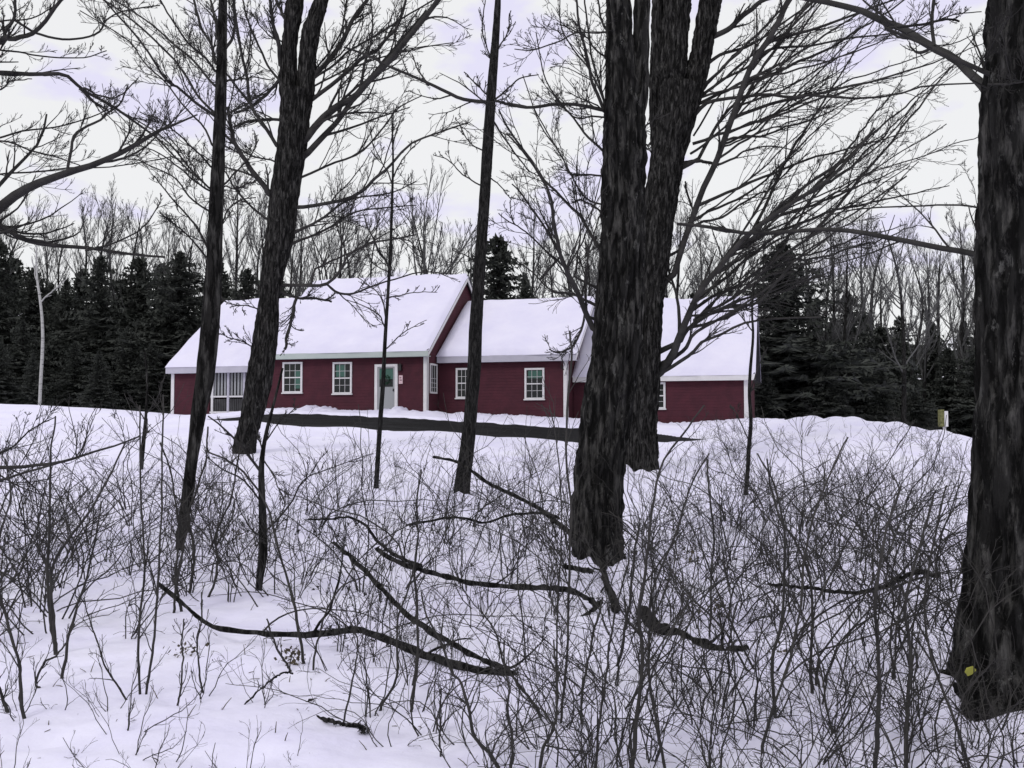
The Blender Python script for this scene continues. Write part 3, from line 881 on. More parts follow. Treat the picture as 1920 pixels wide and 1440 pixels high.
for px in np.arange(1010, 1400, 27):
    put_bare(int(r_.integers(4)), px + r_.uniform(-10, 10), r_.uniform(62, 90), 415 + r_.uniform(-45, 45), 'grey leafless tree standing behind the right half of the house', 'leafless trees behind the house', 0.95)
for px in np.arange(1440, 1960, 25):
    put_bare(int(r_.integers(4)), px + r_.uniform(-10, 10), r_.uniform(46, 85), 430 + r_.uniform(-45, 60), 'grey leafless tree in the wood between the house and the big right trunk', 'leafless trees in the right wood', 0.95)
for px in (560, 600, 640, 672, 700, 740, 850, 890):
    put_bare(int(r_.integers(4)), px, r_.uniform(70, 90), 420 + r_.uniform(-30, 40), 'slender grey leafless tree standing behind the main roof', 'leafless trees behind the main roof', 0.8)
# the round-crowned tree behind the main roof
vase = bare_proto(14, 31, 0.5, 15, 9, 6, M_bark, 0.013, 0.016, True, 0.42)
b = place(792, 58, -0.2); h = float(at(792, 330, 58)[2] - b[2])
instance(vase, True, 'bare_tree', b, 0.5, (h / 13, h / 12.2), 'round-crowned leafless tree fanning up directly behind the main roof ridge', None)
# white birch at the left
by = 44.0
make_tree('birch_tree', 'thin white-barked birch in front of the dark left evergreens', 'tree', place(75, by, -0.3), M_birch,
          [[(74, 775, 6), (76, 720, 6), (80, 650, 6), (79, 600, 5), (75, 560, 5), (70, 525, 4), (68, 490, 3), (69, 450, 2)]],
          [([(78, 565), (100, 545), (122, 525)], 2.5, 1.5, 0), ([(72, 540), (62, 505), (60, 480)], 2.5, 1.5, 0)],
          by, trunk_kw=dict(sides=10, seg=0.3, ridge=0.01), twmat=M_birch, twn=(3, 2), levels=2)

# ================================================================== FOREGROUND TREES
def basept(px, py, Y=None):
    Y = hit(px, py) if Y is None else Y
    x = at(px, py, Y)[0]
    return np.array([x, Y, g1(x, Y)])

# --- maple with two leaders, left of the middle
YA = 24.5
ta = [[(458, 846, 44), (462, 815, 38), (472, 780, 40), (484, 720, 47), (494, 660, 46), (501, 610, 44), (505, 560, 36), (514, 500, 44), (524, 450, 50), (530, 400, 52), (536, 350, 52), (543, 300, 54), (549, 250, 54), (553, 200, 54), (556, 170, 54)],
      [(543, 205, 34), (541, 165, 34), (541, 100, 28), (545, 60, 27), (551, 20, 33), (556, -30, 32)],
      [(566, 205, 38), (573, 165, 34), (577, 110, 32), (583, 60, 34), (598, 15, 27), (612, -30, 22)]]
la = [([(572, 262), (600, 225), (635, 196), (662, 183), (690, 150), (712, 130), (745, 95), (780, 52), (822, 0), (840, -20)], 14, 9, -1.5),
      ([(575, 290), (610, 255), (637, 226), (662, 190), (690, 160), (720, 118), (750, 80), (800, 20)], 12, 5, 0.8),
      ([(584, 187), (630, 152), (680, 109), (702, 98), (722, 75), (742, 52), (762, -5)], 8, 5, -1),
      ([(588, 142), (615, 115), (641, 80), (665, 33), (692, -5)], 10, 7, 0.7),
      ([(585, 150), (620, 125), (655, 95), (700, 70), (760, 30), (830, -10)], 5, 3, 1),
      ([(592, 160), (650, 130), (720, 105), (790, 90), (850, 80)], 4, 2, 1.2),
      ([(522, 152), (502, 175), (470, 198), (440, 213)], 7, 4, 0.5), ([(525, 225), (492, 224), (460, 230), (438, 238)], 6, 4, 0.5),
      ([(526, 122), (520, 80), (511, 50), (505, -5)], 9, 6, -0.5), ([(537, 38), (525, 15), (517, -10)], 6, 4, 0.3),
      ([(519, 274), (495, 232), (472, 190), (466, 142), (452, 88), (441, 20), (440, -10)], 7, 4, -0.8),
      ([(524, 150), (505, 128), (483, 80), (462, 30), (454, -10)], 5, 3, 0.8),
      ([(506, 365), (485, 338), (462, 308), (444, 278), (434, 250), (427, 200)], 11, 6, -0.8),
      ([(545, 390), (590, 387), (640, 377), (677, 360), (705, 335), (728, 314), (765, 272), (815, 250), (878, 230)], 8, 3, -1.5),
      ([(565, 333), (615, 312), (675, 287), (714, 243), (745, 205), (790, 180)], 5, 2, 0.8),
      ([(562, 432), (590, 420), (625, 395), (665, 372), (732, 362), (780, 340)], 6, 2, -0.5),
      ([(560, 450), (610, 430), (660, 400), (720, 390), (780, 385)], 5, 2, 0.8),
      ([(520, 534), (570, 535), (612, 533), (640, 508), (655, 478), (695, 457), (735, 447), (780, 440)], 7, 3, -1),
      ([(612, 534), (635, 551), (662, 552), (700, 538), (735, 525), (790, 510), (850, 514)], 5, 2, -0.5),
      ([(520, 545), (560, 560), (590, 560), (622, 566)], 5, 4, 0.3), ([(556, 562), (548, 590), (538, 630), (534, 655)], 6, 5, -0.3),
      ([(590, 505), (640, 483), (690, 458), (740, 430)], 4, 2, 0.5),
      ([(500, 410), (470, 385), (440, 350), (420, 320), (380, 290)], 5, 2, 0.8), ([(510, 300), (470, 290), (430, 260), (380, 200)], 3, 2, 0.5),
      ([(560, 160), (600, 120), (640, 60), (650, 0)], 4, 3, 1), ([(532, 80), (500, 60), (470, 20)], 3, 2, 1),
      ([(490, 660), (450, 640), (410, 625)], 3, 1.5, -0.5), ([(500, 590), (470, 575), (440, 572), (400, 560)], 3, 1.5, -0.5)]
make_tree('maple_tree', 'dark maple forking into two upright leaders, before the main roof left end', 'tree', basept(458, 846, YA), M_bark, ta, la, YA,
          trunk_kw=dict(sides=48, seg=0.08, ridge=0.05, sink=0.6, flare=0.1), twn=(10, 7), twl=(0.55, 0.5), rmin_px=1.15, up=0.04)

# --- thin tree at the left
YB = hit(338, 1030)
tb = [[(336, 1034, 14), (341, 1000, 18), (350, 940, 21), (360, 860, 21), (370, 790, 26), (381, 730, 33), (388, 680, 35), (395, 600, 32), (401, 500, 29), (405, 400, 27), (409, 300, 25), (413, 200, 22), (416, 100, 19), (418, 0, 15), (420, -40, 13)]]
lb = [([(422, 90), (434, 68), (438, 40), (436, 0), (437, -20)], 6, 4, -0.4), ([(404, 218), (372, 197), (335, 165), (310, 150), (275, 95), (230, 40), (185, -10)], 6, 3, -1.2),
      ([(402, 212), (370, 180), (340, 130), (300, 85), (250, 40), (195, 0)], 5, 3, 0.9), ([(402, 160), (365, 115), (325, 80), (280, 40), (200, -10)], 5, 2.5, 1.5),
      ([(402, 132), (385, 110), (355, 85), (330, 50), (300, 0)], 5, 3, -0.6), ([(404, 118), (395, 85), (375, 50), (363, 0), (360, -10)], 6, 4, 0.5),
      ([(406, 72), (400, 30), (393, -5)], 6, 4, 0.3), ([(398, 272), (380, 235), (345, 200), (310, 155), (270, 115), (240, 75), (150, 20)], 4, 2, 1.2),
      ([(395, 312), (370, 285), (335, 250), (300, 225), (262, 210)], 4, 2, -0.8), ([(392, 352), (360, 320), (330, 280), (300, 252), (240, 215), (190, 190)], 4, 2, 0.8),
      ([(392, 358), (365, 340), (340, 318), (300, 290), (255, 270)], 4, 2, -1), ([(420, 345), (440, 320), (468, 290), (485, 262)], 4, 2, 0.3),
      ([(422, 348), (445, 352), (480, 340)], 3, 2, -0.3), ([(398, 400), (360, 375), (330, 335), (300, 318), (260, 300)], 4, 2, 1), ([(396, 480), (370, 430), (345, 400), (310, 360), (290, 330)], 5, 2, 0.7),
      ([(396, 495), (365, 455), (330, 420), (300, 400)], 4, 2, -0.5), ([(424, 215), (470, 190), (515, 160)], 4, 2, 0.5),
      ([(430, 150), (452, 148), (478, 145), (510, 150)], 4, 2, 0.7), ([(410, 440), (425, 400), (445, 380), (480, 370)], 3, 2, 0.2), ([(414, 250), (430, 200), (440, 150), (455, 90)], 3, 2, 0.8)]
make_tree('bare_tree', 'slim straight dark tree, left of the two-leader maple, its stem crossing the left roof', 'tree', basept(336, 1034, YB), M_bark, tb, lb, YB,
          trunk_kw=dict(sides=32, seg=0.06, ridge=0.012, sink=0.3), twn=(10, 7), twl=(0.55, 0.5), rmin_px=1.15, up=0.04)

# --- thin leaning pole tree in the middle
YP = hit(866, 930)
tp = [[(865, 932, 31), (868, 900, 29), (876, 840, 26), (882, 780, 25), (888, 700, 25), (892, 620, 24), (897, 540, 22), (902, 460, 21), (908, 380, 21), (913, 300, 21), (918, 220, 20), (924, 140, 18), (930, 60, 14), (934, -10, 11), (936, -50, 10)]]
lp = [([(916, 192), (892, 191), (868, 187), (838, 175), (806, 160), (770, 142), (730, 125), (700, 108), (645, 88)], 8, 4, -0.6), ([(804, 160), (785, 135), (772, 100)], 4, 2, 0.3),
      ([(910, 175), (890, 155), (870, 135)], 3, 2, 0.2), ([(925, 120), (905, 60), (910, 0)], 3, 2, 0.3), ([(932, 95), (950, 60), (958, 20)], 3, 2, 0.1),
      ([(920, 220), (950, 262), (985, 310), (1010, 330)], 4, 2, 0.8), ([(910, 285), (885, 270), (868, 245), (860, 230)], 3, 1.5, 0.3), ([(905, 350), (870, 330), (840, 300), (812, 290)], 3, 1.5, 0.5),
      ([(922, 190), (945, 175), (975, 150), (1010, 140)], 4, 2, 0.4), ([(900, 500), (875, 480), (850, 470)], 3, 1.5, 0.3), ([(912, 330), (935, 345), (960, 375)], 3, 1.5, 0.3)]
make_tree('bare_tree', 'thin leaning pole-like tree crossing the joint between the two main roofs', 'tree', basept(865, 932, YP), M_barkgrey, tp, lp, YP,
          trunk_kw=dict(sides=30, seg=0.07, ridge=0.012, sink=0.3), twn=(5, 5), rmin_px=1.4)

# --- sapling before the door
YS = hit(706, 916)
make_tree('sapling', 'slender sapling rising in front of the front door, its stem reaching above the ridge', 'sapling', basept(706, 916, YS), M_barkgrey,
          [[(705, 918, 10), (709, 850, 9), (713, 790, 9), (718, 720, 8), (722, 640, 7), (727, 560, 6), (732, 470, 6), (735, 380, 5), (737, 300, 4), (735, 220, 3)]],
          [([(722, 618), (712, 590), (690, 575), (650, 562)], 3, 1.5, 0), ([(725, 600), (716, 560), (700, 540), (670, 520)], 3, 1.5, 0.4), ([(733, 505), (712, 470), (690, 430), (680, 400)], 4, 2, -0.3),
           ([(735, 445), (765, 450), (780, 465)], 3, 1.5, 0.2), ([(733, 510), (705, 500), (690, 480)], 2.5, 1.5, 0.2), ([(723, 655), (760, 620), (800, 600)], 2.5, 1.2, -0.4), ([(728, 560), (770, 550), (820, 548)], 2.5, 1.2, 0.3),
           ([(738, 330), (760, 290), (790, 260)], 3, 1.5, 0.3), ([(736, 350), (715, 300), (700, 270)], 3, 1.5, 0.3), ([(735, 280), (745, 240), (760, 200)], 2.5, 1.2, 0.3)],
          YS, trunk_kw=dict(sides=12, seg=0.1, ridge=0.004, sink=0.2), twn=(5, 4), rmin_px=1.2)
# --- sapling by the right end of the house
Yr = hit(1400, 926)
make_tree('sapling', 'crooked slender sapling in front of the right corner of the house', 'sapling', basept(1400, 926, Yr), M_barkgrey,
          [[(1398, 930, 8), (1402, 880, 8), (1404, 840, 8), (1408, 790, 7), (1405, 740, 6), (1407, 690, 6), (1412, 630, 5), (1410, 580, 4), (1415, 530, 3)]],
          [([(1405, 740), (1420, 690), (1440, 650)], 3, 1.5, 0), ([(1404, 830), (1380, 780), (1370, 760)], 2.5, 1.5, 0.2), ([(1411, 620), (1390, 590), (1370, 575)], 2.5, 1.5, 0.2)],
          Yr, trunk_kw=dict(sides=12, seg=0.1, ridge=0.004, sink=0.2), twn=(4, 4), rmin_px=1.2)
# --- forked sapling in the left brush
Yf = hit(486, 1118)
make_tree('sapling', 'dark forked sapling standing in the snow below the two-leader maple', 'sapling', basept(486, 1118, Yf), M_bark,
          [[(484, 1120, 12), (487, 1085, 13), (493, 1040, 16), (493, 990, 15), (491, 930, 13), (490, 880, 11), (494, 840, 8), (502, 800, 7), (515, 750, 5), (530, 690, 4)]],
          [([(490, 885), (470, 860), (450, 835), (415, 800), (390, 780)], 6, 2.5, -0.3), ([(493, 860), (520, 905), (535, 950)], 3, 1.5, -0.3), ([(490, 940), (455, 900), (420, 880), (385, 855)], 4, 2, -0.4),
           ([(494, 1000), (540, 950), (570, 900), (620, 880), (700, 850)], 4, 1.5, -0.4), ([(492, 1010), (470, 990), (450, 955), (440, 920)], 3, 1.5, 0.3), ([(494, 850), (480, 800), (470, 760)], 3, 1.5, 0.2), ([(496, 830), (525, 790), (560, 760)], 3, 1.5, 0.3)],
          Yf, trunk_kw=dict(sides=16, seg=0.05, ridge=0.008, sink=0.15), twn=(6, 4), rmin_px=1.3)
Yg = hit(266, 882)
make_tree('sapling', 'short dark sapling on the snow slope below the left corner of the house', 'sapling', basept(266, 882, Yg), M_bark,
          [[(265, 884, 7), (268, 840, 8), (272, 800, 7), (274, 770, 5), (276, 720, 4), (272, 660, 3)]],
          [([(273, 790), (255, 760), (240, 745)], 2.5, 1.5, 0), ([(274, 775), (300, 740), (310, 700)], 2.5, 1.5, 0)], Yg, trunk_kw=dict(sides=10, seg=0.1, ridge=0.004, sink=0.15), twn=(4, 4), rmin_px=1.2)

# --- rear trunk of the big pair, with the great fan of branches to the right
YR = hit(1200, 880)
tr_ = [[(1203, 882, 66), (1203, 850, 60), (1201, 800, 58), (1203, 720, 66), (1206, 650, 68), (1210, 580, 64), (1216, 520, 66), (1224, 460, 68), (1234, 400, 64), (1244, 340, 62), (1254, 280, 62), (1264, 230, 72), (1270, 190, 76), (1274, 160, 78)],
       [(1254, 190, 50), (1258, 140, 56), (1262, 90, 54), (1266, 40, 54), (1270, -30, 52)],
       [(1290, 200, 44), (1303, 150, 40), (1314, 100, 36), (1324, 50, 38), (1334, 0, 38), (1340, -40, 36)],
       [(1236, 350, 20), (1229, 260, 17), (1227, 180, 18), (1229, 100, 18), (1232, 20, 18), (1234, -30, 17)]]
lr = [([(1236, 700), (1262, 665), (1276, 625), (1290, 590), (1312, 545), (1345, 505), (1400, 440), (1475, 385), (1560, 330), (1640, 240)], 17, 5, -2.0),
      ([(1232, 705), (1262, 685), (1300, 660), (1318, 640), (1350, 628), (1400, 605), (1470, 598), (1540, 595)], 8, 3, -1.2),
      ([(1262, 672), (1285, 655), (1300, 628), (1350, 600), (1400, 568), (1432, 545), (1480, 510)], 8, 3, -1.5),
      ([(1275, 640), (1292, 612), (1330, 585), (1370, 573), (1420, 568), (1450, 535), (1500, 480), (1560, 440)], 8, 3, -0.8),
      ([(1300, 600), (1320, 585), (1372, 560), (1440, 500), (1500, 455), (1600, 400), (1700, 330)], 6, 3, -1.5),
      ([(1262, 520), (1280, 460), (1296, 415), (1318, 352), (1340, 308), (1364, 248), (1398, 150), (1420, 105), (1450, 60), (1478, 0), (1490, -20)], 12, 11, -1.5),
      ([(1420, 108), (1440, 80), (1470, 70), (1540, 50), (1620, 20), (1700, -10)], 9, 3, -1.0), ([(1418, 110), (1450, 92), (1520, 85), (1600, 70), (1680, 62)], 6, 3, 0.5),
      ([(1308, 300), (1330, 262), (1352, 225), (1385, 190), (1420, 175), (1470, 120), (1520, 60)], 7, 3, 0.8),
      ([(1300, 218), (1320, 196), (1345, 186), (1400, 180), (1440, 176), (1485, 182), (1520, 177), (1600, 183), (1680, 178), (1740, 160), (1830, 156)], 8, 3, -1.5),
      ([(1312, 180), (1335, 165), (1360, 145), (1405, 122), (1425, 95)], 6, 4, 0.5), ([(1328, 118), (1352, 100), (1392, 88), (1430, 70), (1470, 40), (1530, 0)], 7, 3, 0.8),
      ([(1338, 68), (1366, 56), (1385, 38), (1410, 18), (1432, 0), (1470, -10)], 11, 8, -0.5), ([(1285, 305), (1320, 303), (1345, 308)], 8, 5, -0.2),
      ([(1345, 310), (1380, 295), (1400, 283), (1450, 275), (1500, 285)], 5, 2, -0.3), ([(1272, 470), (1290, 430), (1300, 400), (1290, 360), (1285, 340)], 5, 3, 0.2)]
fans = []
fr2 = np.random.default_rng(19)
par = [np.array([(1265, 655), (1290, 590), (1345, 505), (1400, 440), (1475, 385), (1560, 330), (1620, 260)], float), np.array([(1275, 480), (1318, 352), (1364, 248), (1400, 150), (1440, 70)], float),
       np.array([(1300, 600), (1372, 560), (1440, 500), (1500, 455), (1600, 400)], float), np.array([(1292, 330), (1300, 230), (1325, 130)], float)]
for q in range(56):
    P_ = par[[0, 0, 1, 2, 0, 1, 3][q % 7]]; t = fr2.uniform(0, 0.85) * (len(P_) - 1); k = int(t); c = P_[k] + (P_[k + 1] - P_[k]) * (t - k)
    an = math.radians(fr2.uniform(12, 62)); ln = fr2.uniform(220, 520)
    tx, ty = c[0] + math.cos(an) * ln, c[1] - math.sin(an) * ln
    if tx > 1845: f_ = (1845 - c[0]) / (tx - c[0]); tx, ty = c[0] + (tx - c[0]) * f_, c[1] + (ty - c[1]) * f_
    fans.append((c[0], c[1], tx, ty, fr2.uniform(-16, 26), fr2.uniform(3.5, 7.5), 1.8, fr2.uniform(-2.5, 2)))
lpath = [([(1195, 240), (1216, 270), (1232, 230), (1222, 180)], 4, 3, 0.3)]
make_tree('maple_tree', 'rear trunk of the big middle pair, based higher up the slope, branches fanning right', 'tree', basept(1203, 882, YR), M_bark, tr_, lr + lpath, YR,
          extra=lambda paths: [fan(fans, YR)], trunk_kw=dict(sides=80, seg=0.07, ridge=0.075, sink=0.8, flare=0.2), twn=(7, 5), twl=(0.36, 0.5), rmin_px=1.0, t0=0.2, up=0.02, ang=(0.2, 0.6))

# --- front trunk of the big pair
YF = hit(1120, 1058)
tf = [[(1128, 1072, 86), (1124, 1040, 90), (1120, 1000, 92), (1120, 950, 92), (1122, 900, 91), (1128, 850, 90), (1134, 800, 90), (1142, 740, 90), (1152, 680, 88), (1160, 600, 86), (1166, 520, 80), (1168, 440, 80), (1168, 360, 78), (1170, 300, 80), (1171, 240, 74), (1170, 190, 66), (1165, 130, 54), (1162, 60, 48), (1159, 0, 44), (1158, -60, 42)],
      [(1186, 250, 36), (1195, 190, 36), (1200, 130, 30), (1202, 60, 28), (1204, 0, 30), (1206, -50, 28)]]
lf = [([(1134, 206), (1110, 200), (1085, 195), (1045, 194), (1000, 199), (960, 195), (925, 188)], 8, 5, -1.0),
      ([(1114, 618), (1100, 590), (1088, 560), (1075, 530), (1062, 505), (1052, 478), (1045, 445), (1038, 420), (1034, 370), (1015, 335), (990, 290), (955, 245), (935, 205)], 11, 3, -1.3),
      ([(1092, 560), (1075, 552), (1045, 545), (1022, 535), (1000, 512), (970, 490)], 5, 2, 0.3), ([(1096, 590), (1085, 628), (1070, 650), (1045, 662), (1030, 655)], 5, 2.5, -0.6),
      ([(1130, 474), (1108, 440), (1088, 405), (1072, 390), (1045, 360), (1020, 338), (985, 290), (950, 250)], 7, 3, 0.9),
      ([(1132, 405), (1118, 390), (1090, 375), (1080, 377)], 4, 3, -0.2), ([(1134, 385), (1100, 372), (1080, 345), (1062, 310), (1040, 270), (1010, 225), (980, 140)], 4, 2, 0.5),
      ([(1132, 330), (1095, 328), (1066, 325), (1055, 300), (1020, 240), (1000, 200)], 4, 2, -0.5), ([(1134, 285), (1105, 255), (1080, 222), (1050, 190), (1020, 140), (1005, 60)], 5, 2, 0.4),
      ([(1136, 220), (1110, 218), (1085, 222), (1060, 205), (1040, 180)], 4, 2, 0.6), ([(1134, 210), (1120, 170), (1108, 135), (1100, 95), (1088, 50), (1080, -10)], 7, 4, -0.4),
      ([(1136, 205), (1126, 160), (1112, 120), (1104, 70), (1096, 20), (1095, -10)], 5, 3, 0.3), ([(1136, 200), (1122, 165), (1100, 125), (1072, 90), (1052, 45), (1050, 0)], 4, 2, 0.5),
      ([(1138, 110), (1115, 90), (1095, 65), (1070, 55), (1050, 45)], 4, 2, 0.3), ([(1140, 60), (1120, 62), (1080, 60), (1050, 75), (1000, 95), (965, 92)], 4, 2, -0.8),
      ([(1140, 60), (1128, 40), (1122, 10), (1118, -20)], 5, 3, 0.3), ([(1052, 480), (1030, 440), (1005, 400), (985, 370), (960, 345)], 5, 2.5, -0.5),
      ([(1062, 505), (1035, 480), (1000, 445), (965, 420), (935, 400)], 4, 2, -0.8), ([(1078, 520), (1082, 480), (1088, 430), (1080, 395), (1072, 340)], 4, 2, 0.2),
      ([(1106, 610), (1092, 560), (1098, 520), (1080, 470)], 4, 2, 0.5), ([(1186, 300), (1202, 250), (1225, 225), (1238, 200)], 4, 3, 0.2), ([(1190, 260), (1210, 275), (1222, 285)], 3, 2, 0.2)]
make_tree('maple_tree', 'front trunk of the big middle pair, rugged mottled bark, base lower on the slope', 'tree', basept(1128, 1072, YF), M_barkmos, tf, lf, YF,
          trunk_kw=dict(sides=96, seg=0.035, ridge=0.06, sink=0.5, flare=0.06), twn=(9, 6), twl=(0.5, 0.5), rmin_px=1.15, up=0.04)

# --- big trunk at the right edge
YT = hit(1880, 1325)
tt = [[(1925, 1342, 322), (1930, 1300, 290), (1936, 1250, 270), (1946, 1150, 256), (1952, 1050, 250), (1955, 950, 244), (1958, 850, 240), (1964, 740, 236), (1968, 600, 236), (1970, 450, 238), (1972, 330, 242), (1970, 240, 244), (1968, 180, 236), (1970, 120, 222), (1974, 40, 222), (1980, -60, 218)]]
lt = [([(1870, 190), (1848, 168), (1838, 152), (1812, 130), (1785, 106), (1755, 92), (1720, 72), (1690, 52), (1655, 40), (1622, 22), (1580, 10), (1530, 0), (1460, -14)], 19, 10, 1.5),
      ([(1752, 92), (1748, 60), (1750, 20), (1753, -20)], 7, 6, 0.3), ([(1660, 52), (1700, 48), (1745, 42), (1775, 36), (1798, 40)], 6, 4, 0.3), ([(1700, 62), (1735, 50), (1790, 28), (1840, 22)], 3, 2, 0.3),
      ([(1862, 500), (1840, 480), (1800, 470), (1750, 461), (1700, 450), (1640, 438), (1590, 430), (1540, 428), (1480, 432), (1400, 436), (1330, 425), (1270, 420)], 12, 6, 2.5),
      ([(1862, 398), (1830, 388), (1790, 383), (1720, 385), (1640, 388), (1580, 396), (1540, 410)], 4, 2.5, 1.0),
      ([(1822, 152), (1860, 70), (1868, 30)], 3, 2, -0.4), ([(1842, 133), (1862, 80), (1900, 20)], 3, 2, -0.5), ([(1855, 158), (1905, 154), (1960, 150)], 4, 3, -1.3)]
make_tree('maple_tree', 'massive rugged trunk cut by the right edge of the picture', 'tree', basept(1925, 1342, YT), M_barkmos, tt, lt, YT,
          trunk_kw=dict(sides=170, seg=0.022, ridge=0.05, sink=0.4, flare=0.1, fr=11.0), twn=(8, 6), twl=(0.3, 0.5), rmin_px=1.2)

# --- tree outside the left edge whose limbs reach in
YL = 11.0
tl = [[(-150, 1120, 110), (-150, 900, 95), (-145, 700, 92), (-140, 500, 88), (-135, 300, 84), (-130, 100, 80), (-125, -80, 74)]]
ll = [([(-130, 480), (-60, 440), (0, 390), (40, 362), (75, 345), (130, 325), (175, 310), (220, 290), (262, 268), (300, 245), (325, 235), (370, 215)], 22, 3, -1.0),
      ([(125, 322), (132, 285), (138, 255), (160, 240), (190, 225), (205, 210), (225, 195), (240, 160)], 6, 3, 0.3), ([(-130, 430), (-60, 410), (0, 422), (40, 445), (80, 456), (130, 462), (180, 468), (240, 476), (310, 482)], 13, 4, 0.8),
      ([(160, 470), (210, 460), (250, 440), (275, 420), (300, 380)], 4, 2, 0.4), ([(-130, 200), (-60, 145), (0, 138), (60, 141), (100, 139), (125, 143), (150, 166), (180, 182), (220, 205), (262, 235), (300, 262), (345, 310), (390, 350)], 10, 2.5, 0.6),
      ([(150, 166), (175, 190), (200, 208), (205, 215)], 5, 3, 0.2), ([(158, 165), (190, 180), (225, 180), (260, 145)], 4, 2, -0.2), ([(-130, 150), (-60, 100), (0, 82), (10, 72), (25, 75), (45, 68), (65, 60), (88, 35), (105, 12), (125, -10)], 12, 6, -0.8),
      ([(5, 80), (12, 60), (25, 38), (28, 10), (26, -10)], 7, 5, -0.2), ([(62, 61), (95, 72), (130, 77), (165, 72), (190, 60), (200, 40), (235, 20), (300, 10)], 5, 2.5, 0.5),
      ([(0, 95), (30, 100), (80, 108), (150, 110), (200, 95)], 4, 2, 0.6), ([(-130, 300), (-60, 270), (0, 258), (50, 245), (110, 237), (170, 220), (220, 198)], 5, 2, 0.3), ([(-80, 290), (0, 266), (60, 285), (110, 298), (150, 310)], 4, 2, 0.2),
      ([(-100, 340), (0, 326), (60, 322), (130, 315), (220, 312), (330, 292)], 4, 2, 0.9), ([(-100, 60), (0, 42), (60, 35), (110, 5)], 4, 2, 0.5), ([(-60, 180), (0, 170), (20, 155), (60, 148)], 4, 2, 0.1),
      ([(-140, 830), (-60, 868), (0, 876), (50, 874), (110, 866), (160, 852), (205, 840), (262, 818)], 9, 3, -1.5), ([(-140, 860), (-60, 885), (0, 898), (50, 884), (110, 868), (170, 850)], 7, 3, -1.3),
      ([(-20, 860), (20, 840), (60, 805), (105, 782)], 4, 2, -0.3)]
make_tree('maple_tree', 'tree whose crooked dark limbs reach in across the left edge of the sky', 'tree', basept(-150, 1120, YL), M_bark, tl, ll, YL,
          trunk_kw=dict(sides=40, seg=0.06, ridge=0.05, sink=0.5), twn=(8, 7), twl=(0.4, 0.5), rmin_px=1.1)

# ================================================================== FALLEN BRANCHES
def limb_thing(name, label, cat, pts, w0, w1, Ys, extra=(), material=M_bark, tw=4, group=None, rough=0.004):
    k = len(pts)
    if Ys == 'g': Yd = [hit(p[0], p[1] + 8) for p in pts]
    else: Yd = np.interp(np.linspace(0, 1, k), np.linspace(0, 1, len(Ys)), Ys)
    P = np.array([at(p[0], p[1], y) for p, y in zip(pts, Yd)])
    R = np.interp(np.linspace(0, 1, k), [0, 1], [w0, w1]) * 0.5 * np.array(Yd) / F
    Q, RR = resample(P, R, 40)
    Q = Q + rng.normal(size=Q.shape) * rough * 0.8
    RR = RR * (1 + 0.13 * rng.normal(size=len(RR)))
    o = Q[len(Q) // 2]
    mb = MB(); mb.tubes(Q, RR, 9, cap=True)
    if tw:
        A, AR = grow(Q[None], RR[None], tw, 0.1, 0.95, (0.5, 1.0), 0.28, 0.4, 8, 0.0, 0.14, 0.003)
        mb.tubes(A, AR, 4)
        B_, BR = grow(A, AR, 3, 0.3, 0.95, (0.4, 0.9), 0.4, 0.6, 5, 0.0, 0.14, 0.0022)
        mb.tubes(B_, BR, 3)
    for (ep, a, b, dy) in extra:
        yy = float(np.interp(ep[0][0], sorted([pts[0][0], pts[-1][0]]), [Yd[0], Yd[-1]] if pts[0][0] < pts[-1][0] else [Yd[-1], Yd[0]]))
        q, r = traced(ep, yy, yy + dy, 14, a, b); mb.tubes(q, r, 6)
    return tag(mb.build(name, material, None, o), label, cat, group)

limb_thing('fallen_branch', 'long straight fallen branch slanting down to the snow from upper left, in the middle foreground', 'fallen branch',
           [(627, 1018), (660, 1046), (700, 1086), (745, 1135), (800, 1180), (850, 1208), (905, 1238), (960, 1268), (988, 1284)], 6, 15, [8.4, 6.3])
limb_thing('fallen_branch', 'longest fallen branch lying low across the open snow, bent near its left end', 'fallen branch',
           [(296, 1094), (340, 1130), (390, 1172), (440, 1182), (500, 1188), (560, 1190), (620, 1187), (672, 1180), (720, 1196), (780, 1222), (850, 1245), (915, 1262), (965, 1266)], 7, 17, [7.6, 7.1, 6.35])
limb_thing('fallen_branch', 'fallen branch lying level below the front trunk and joining the broken stub', 'fallen branch',
           [(705, 1028), (735, 1048), (780, 1066), (840, 1082), (900, 1095), (960, 1100), (1020, 1102), (1062, 1105), (1095, 1118), (1120, 1135)], 8, 11, [8.9, 8.8])
limb_thing('fallen_branch', 'curved dead branch sagging down the slope past the foot of the front trunk', 'fallen branch',
           [(812, 856), (850, 864), (875, 876), (910, 902), (950, 922), (990, 942), (1020, 960), (1050, 985), (1080, 1008), (1110, 1040), (1135, 1068)], 5, 11, [10.8, 9.8])
limb_thing('fallen_branch', 'thin fallen branch with a dip, below the broken stub', 'fallen branch',
           [(908, 1176), (960, 1180), (990, 1192), (1030, 1200), (1052, 1185), (1085, 1163), (1110, 1145), (1128, 1128)], 5, 9, [8.3, 8.7])
limb_thing('fallen_branch', 'arched thin twig branch left of the front trunk, above the long slanting one', 'fallen branch',
           [(578, 974), (620, 973), (655, 970), (685, 985), (705, 1012), (740, 1040), (790, 1062)], 3, 7, [9.2, 8.8], tw=3)
limb_thing('fallen_branch', 'arching thin branch between the leaning pole tree and the front trunk', 'fallen branch',
           [(760, 985), (800, 978), (860, 970), (910, 980), (955, 966), (1020, 962), (1050, 972)], 4, 5, [9.6, 9.9], tw=3)
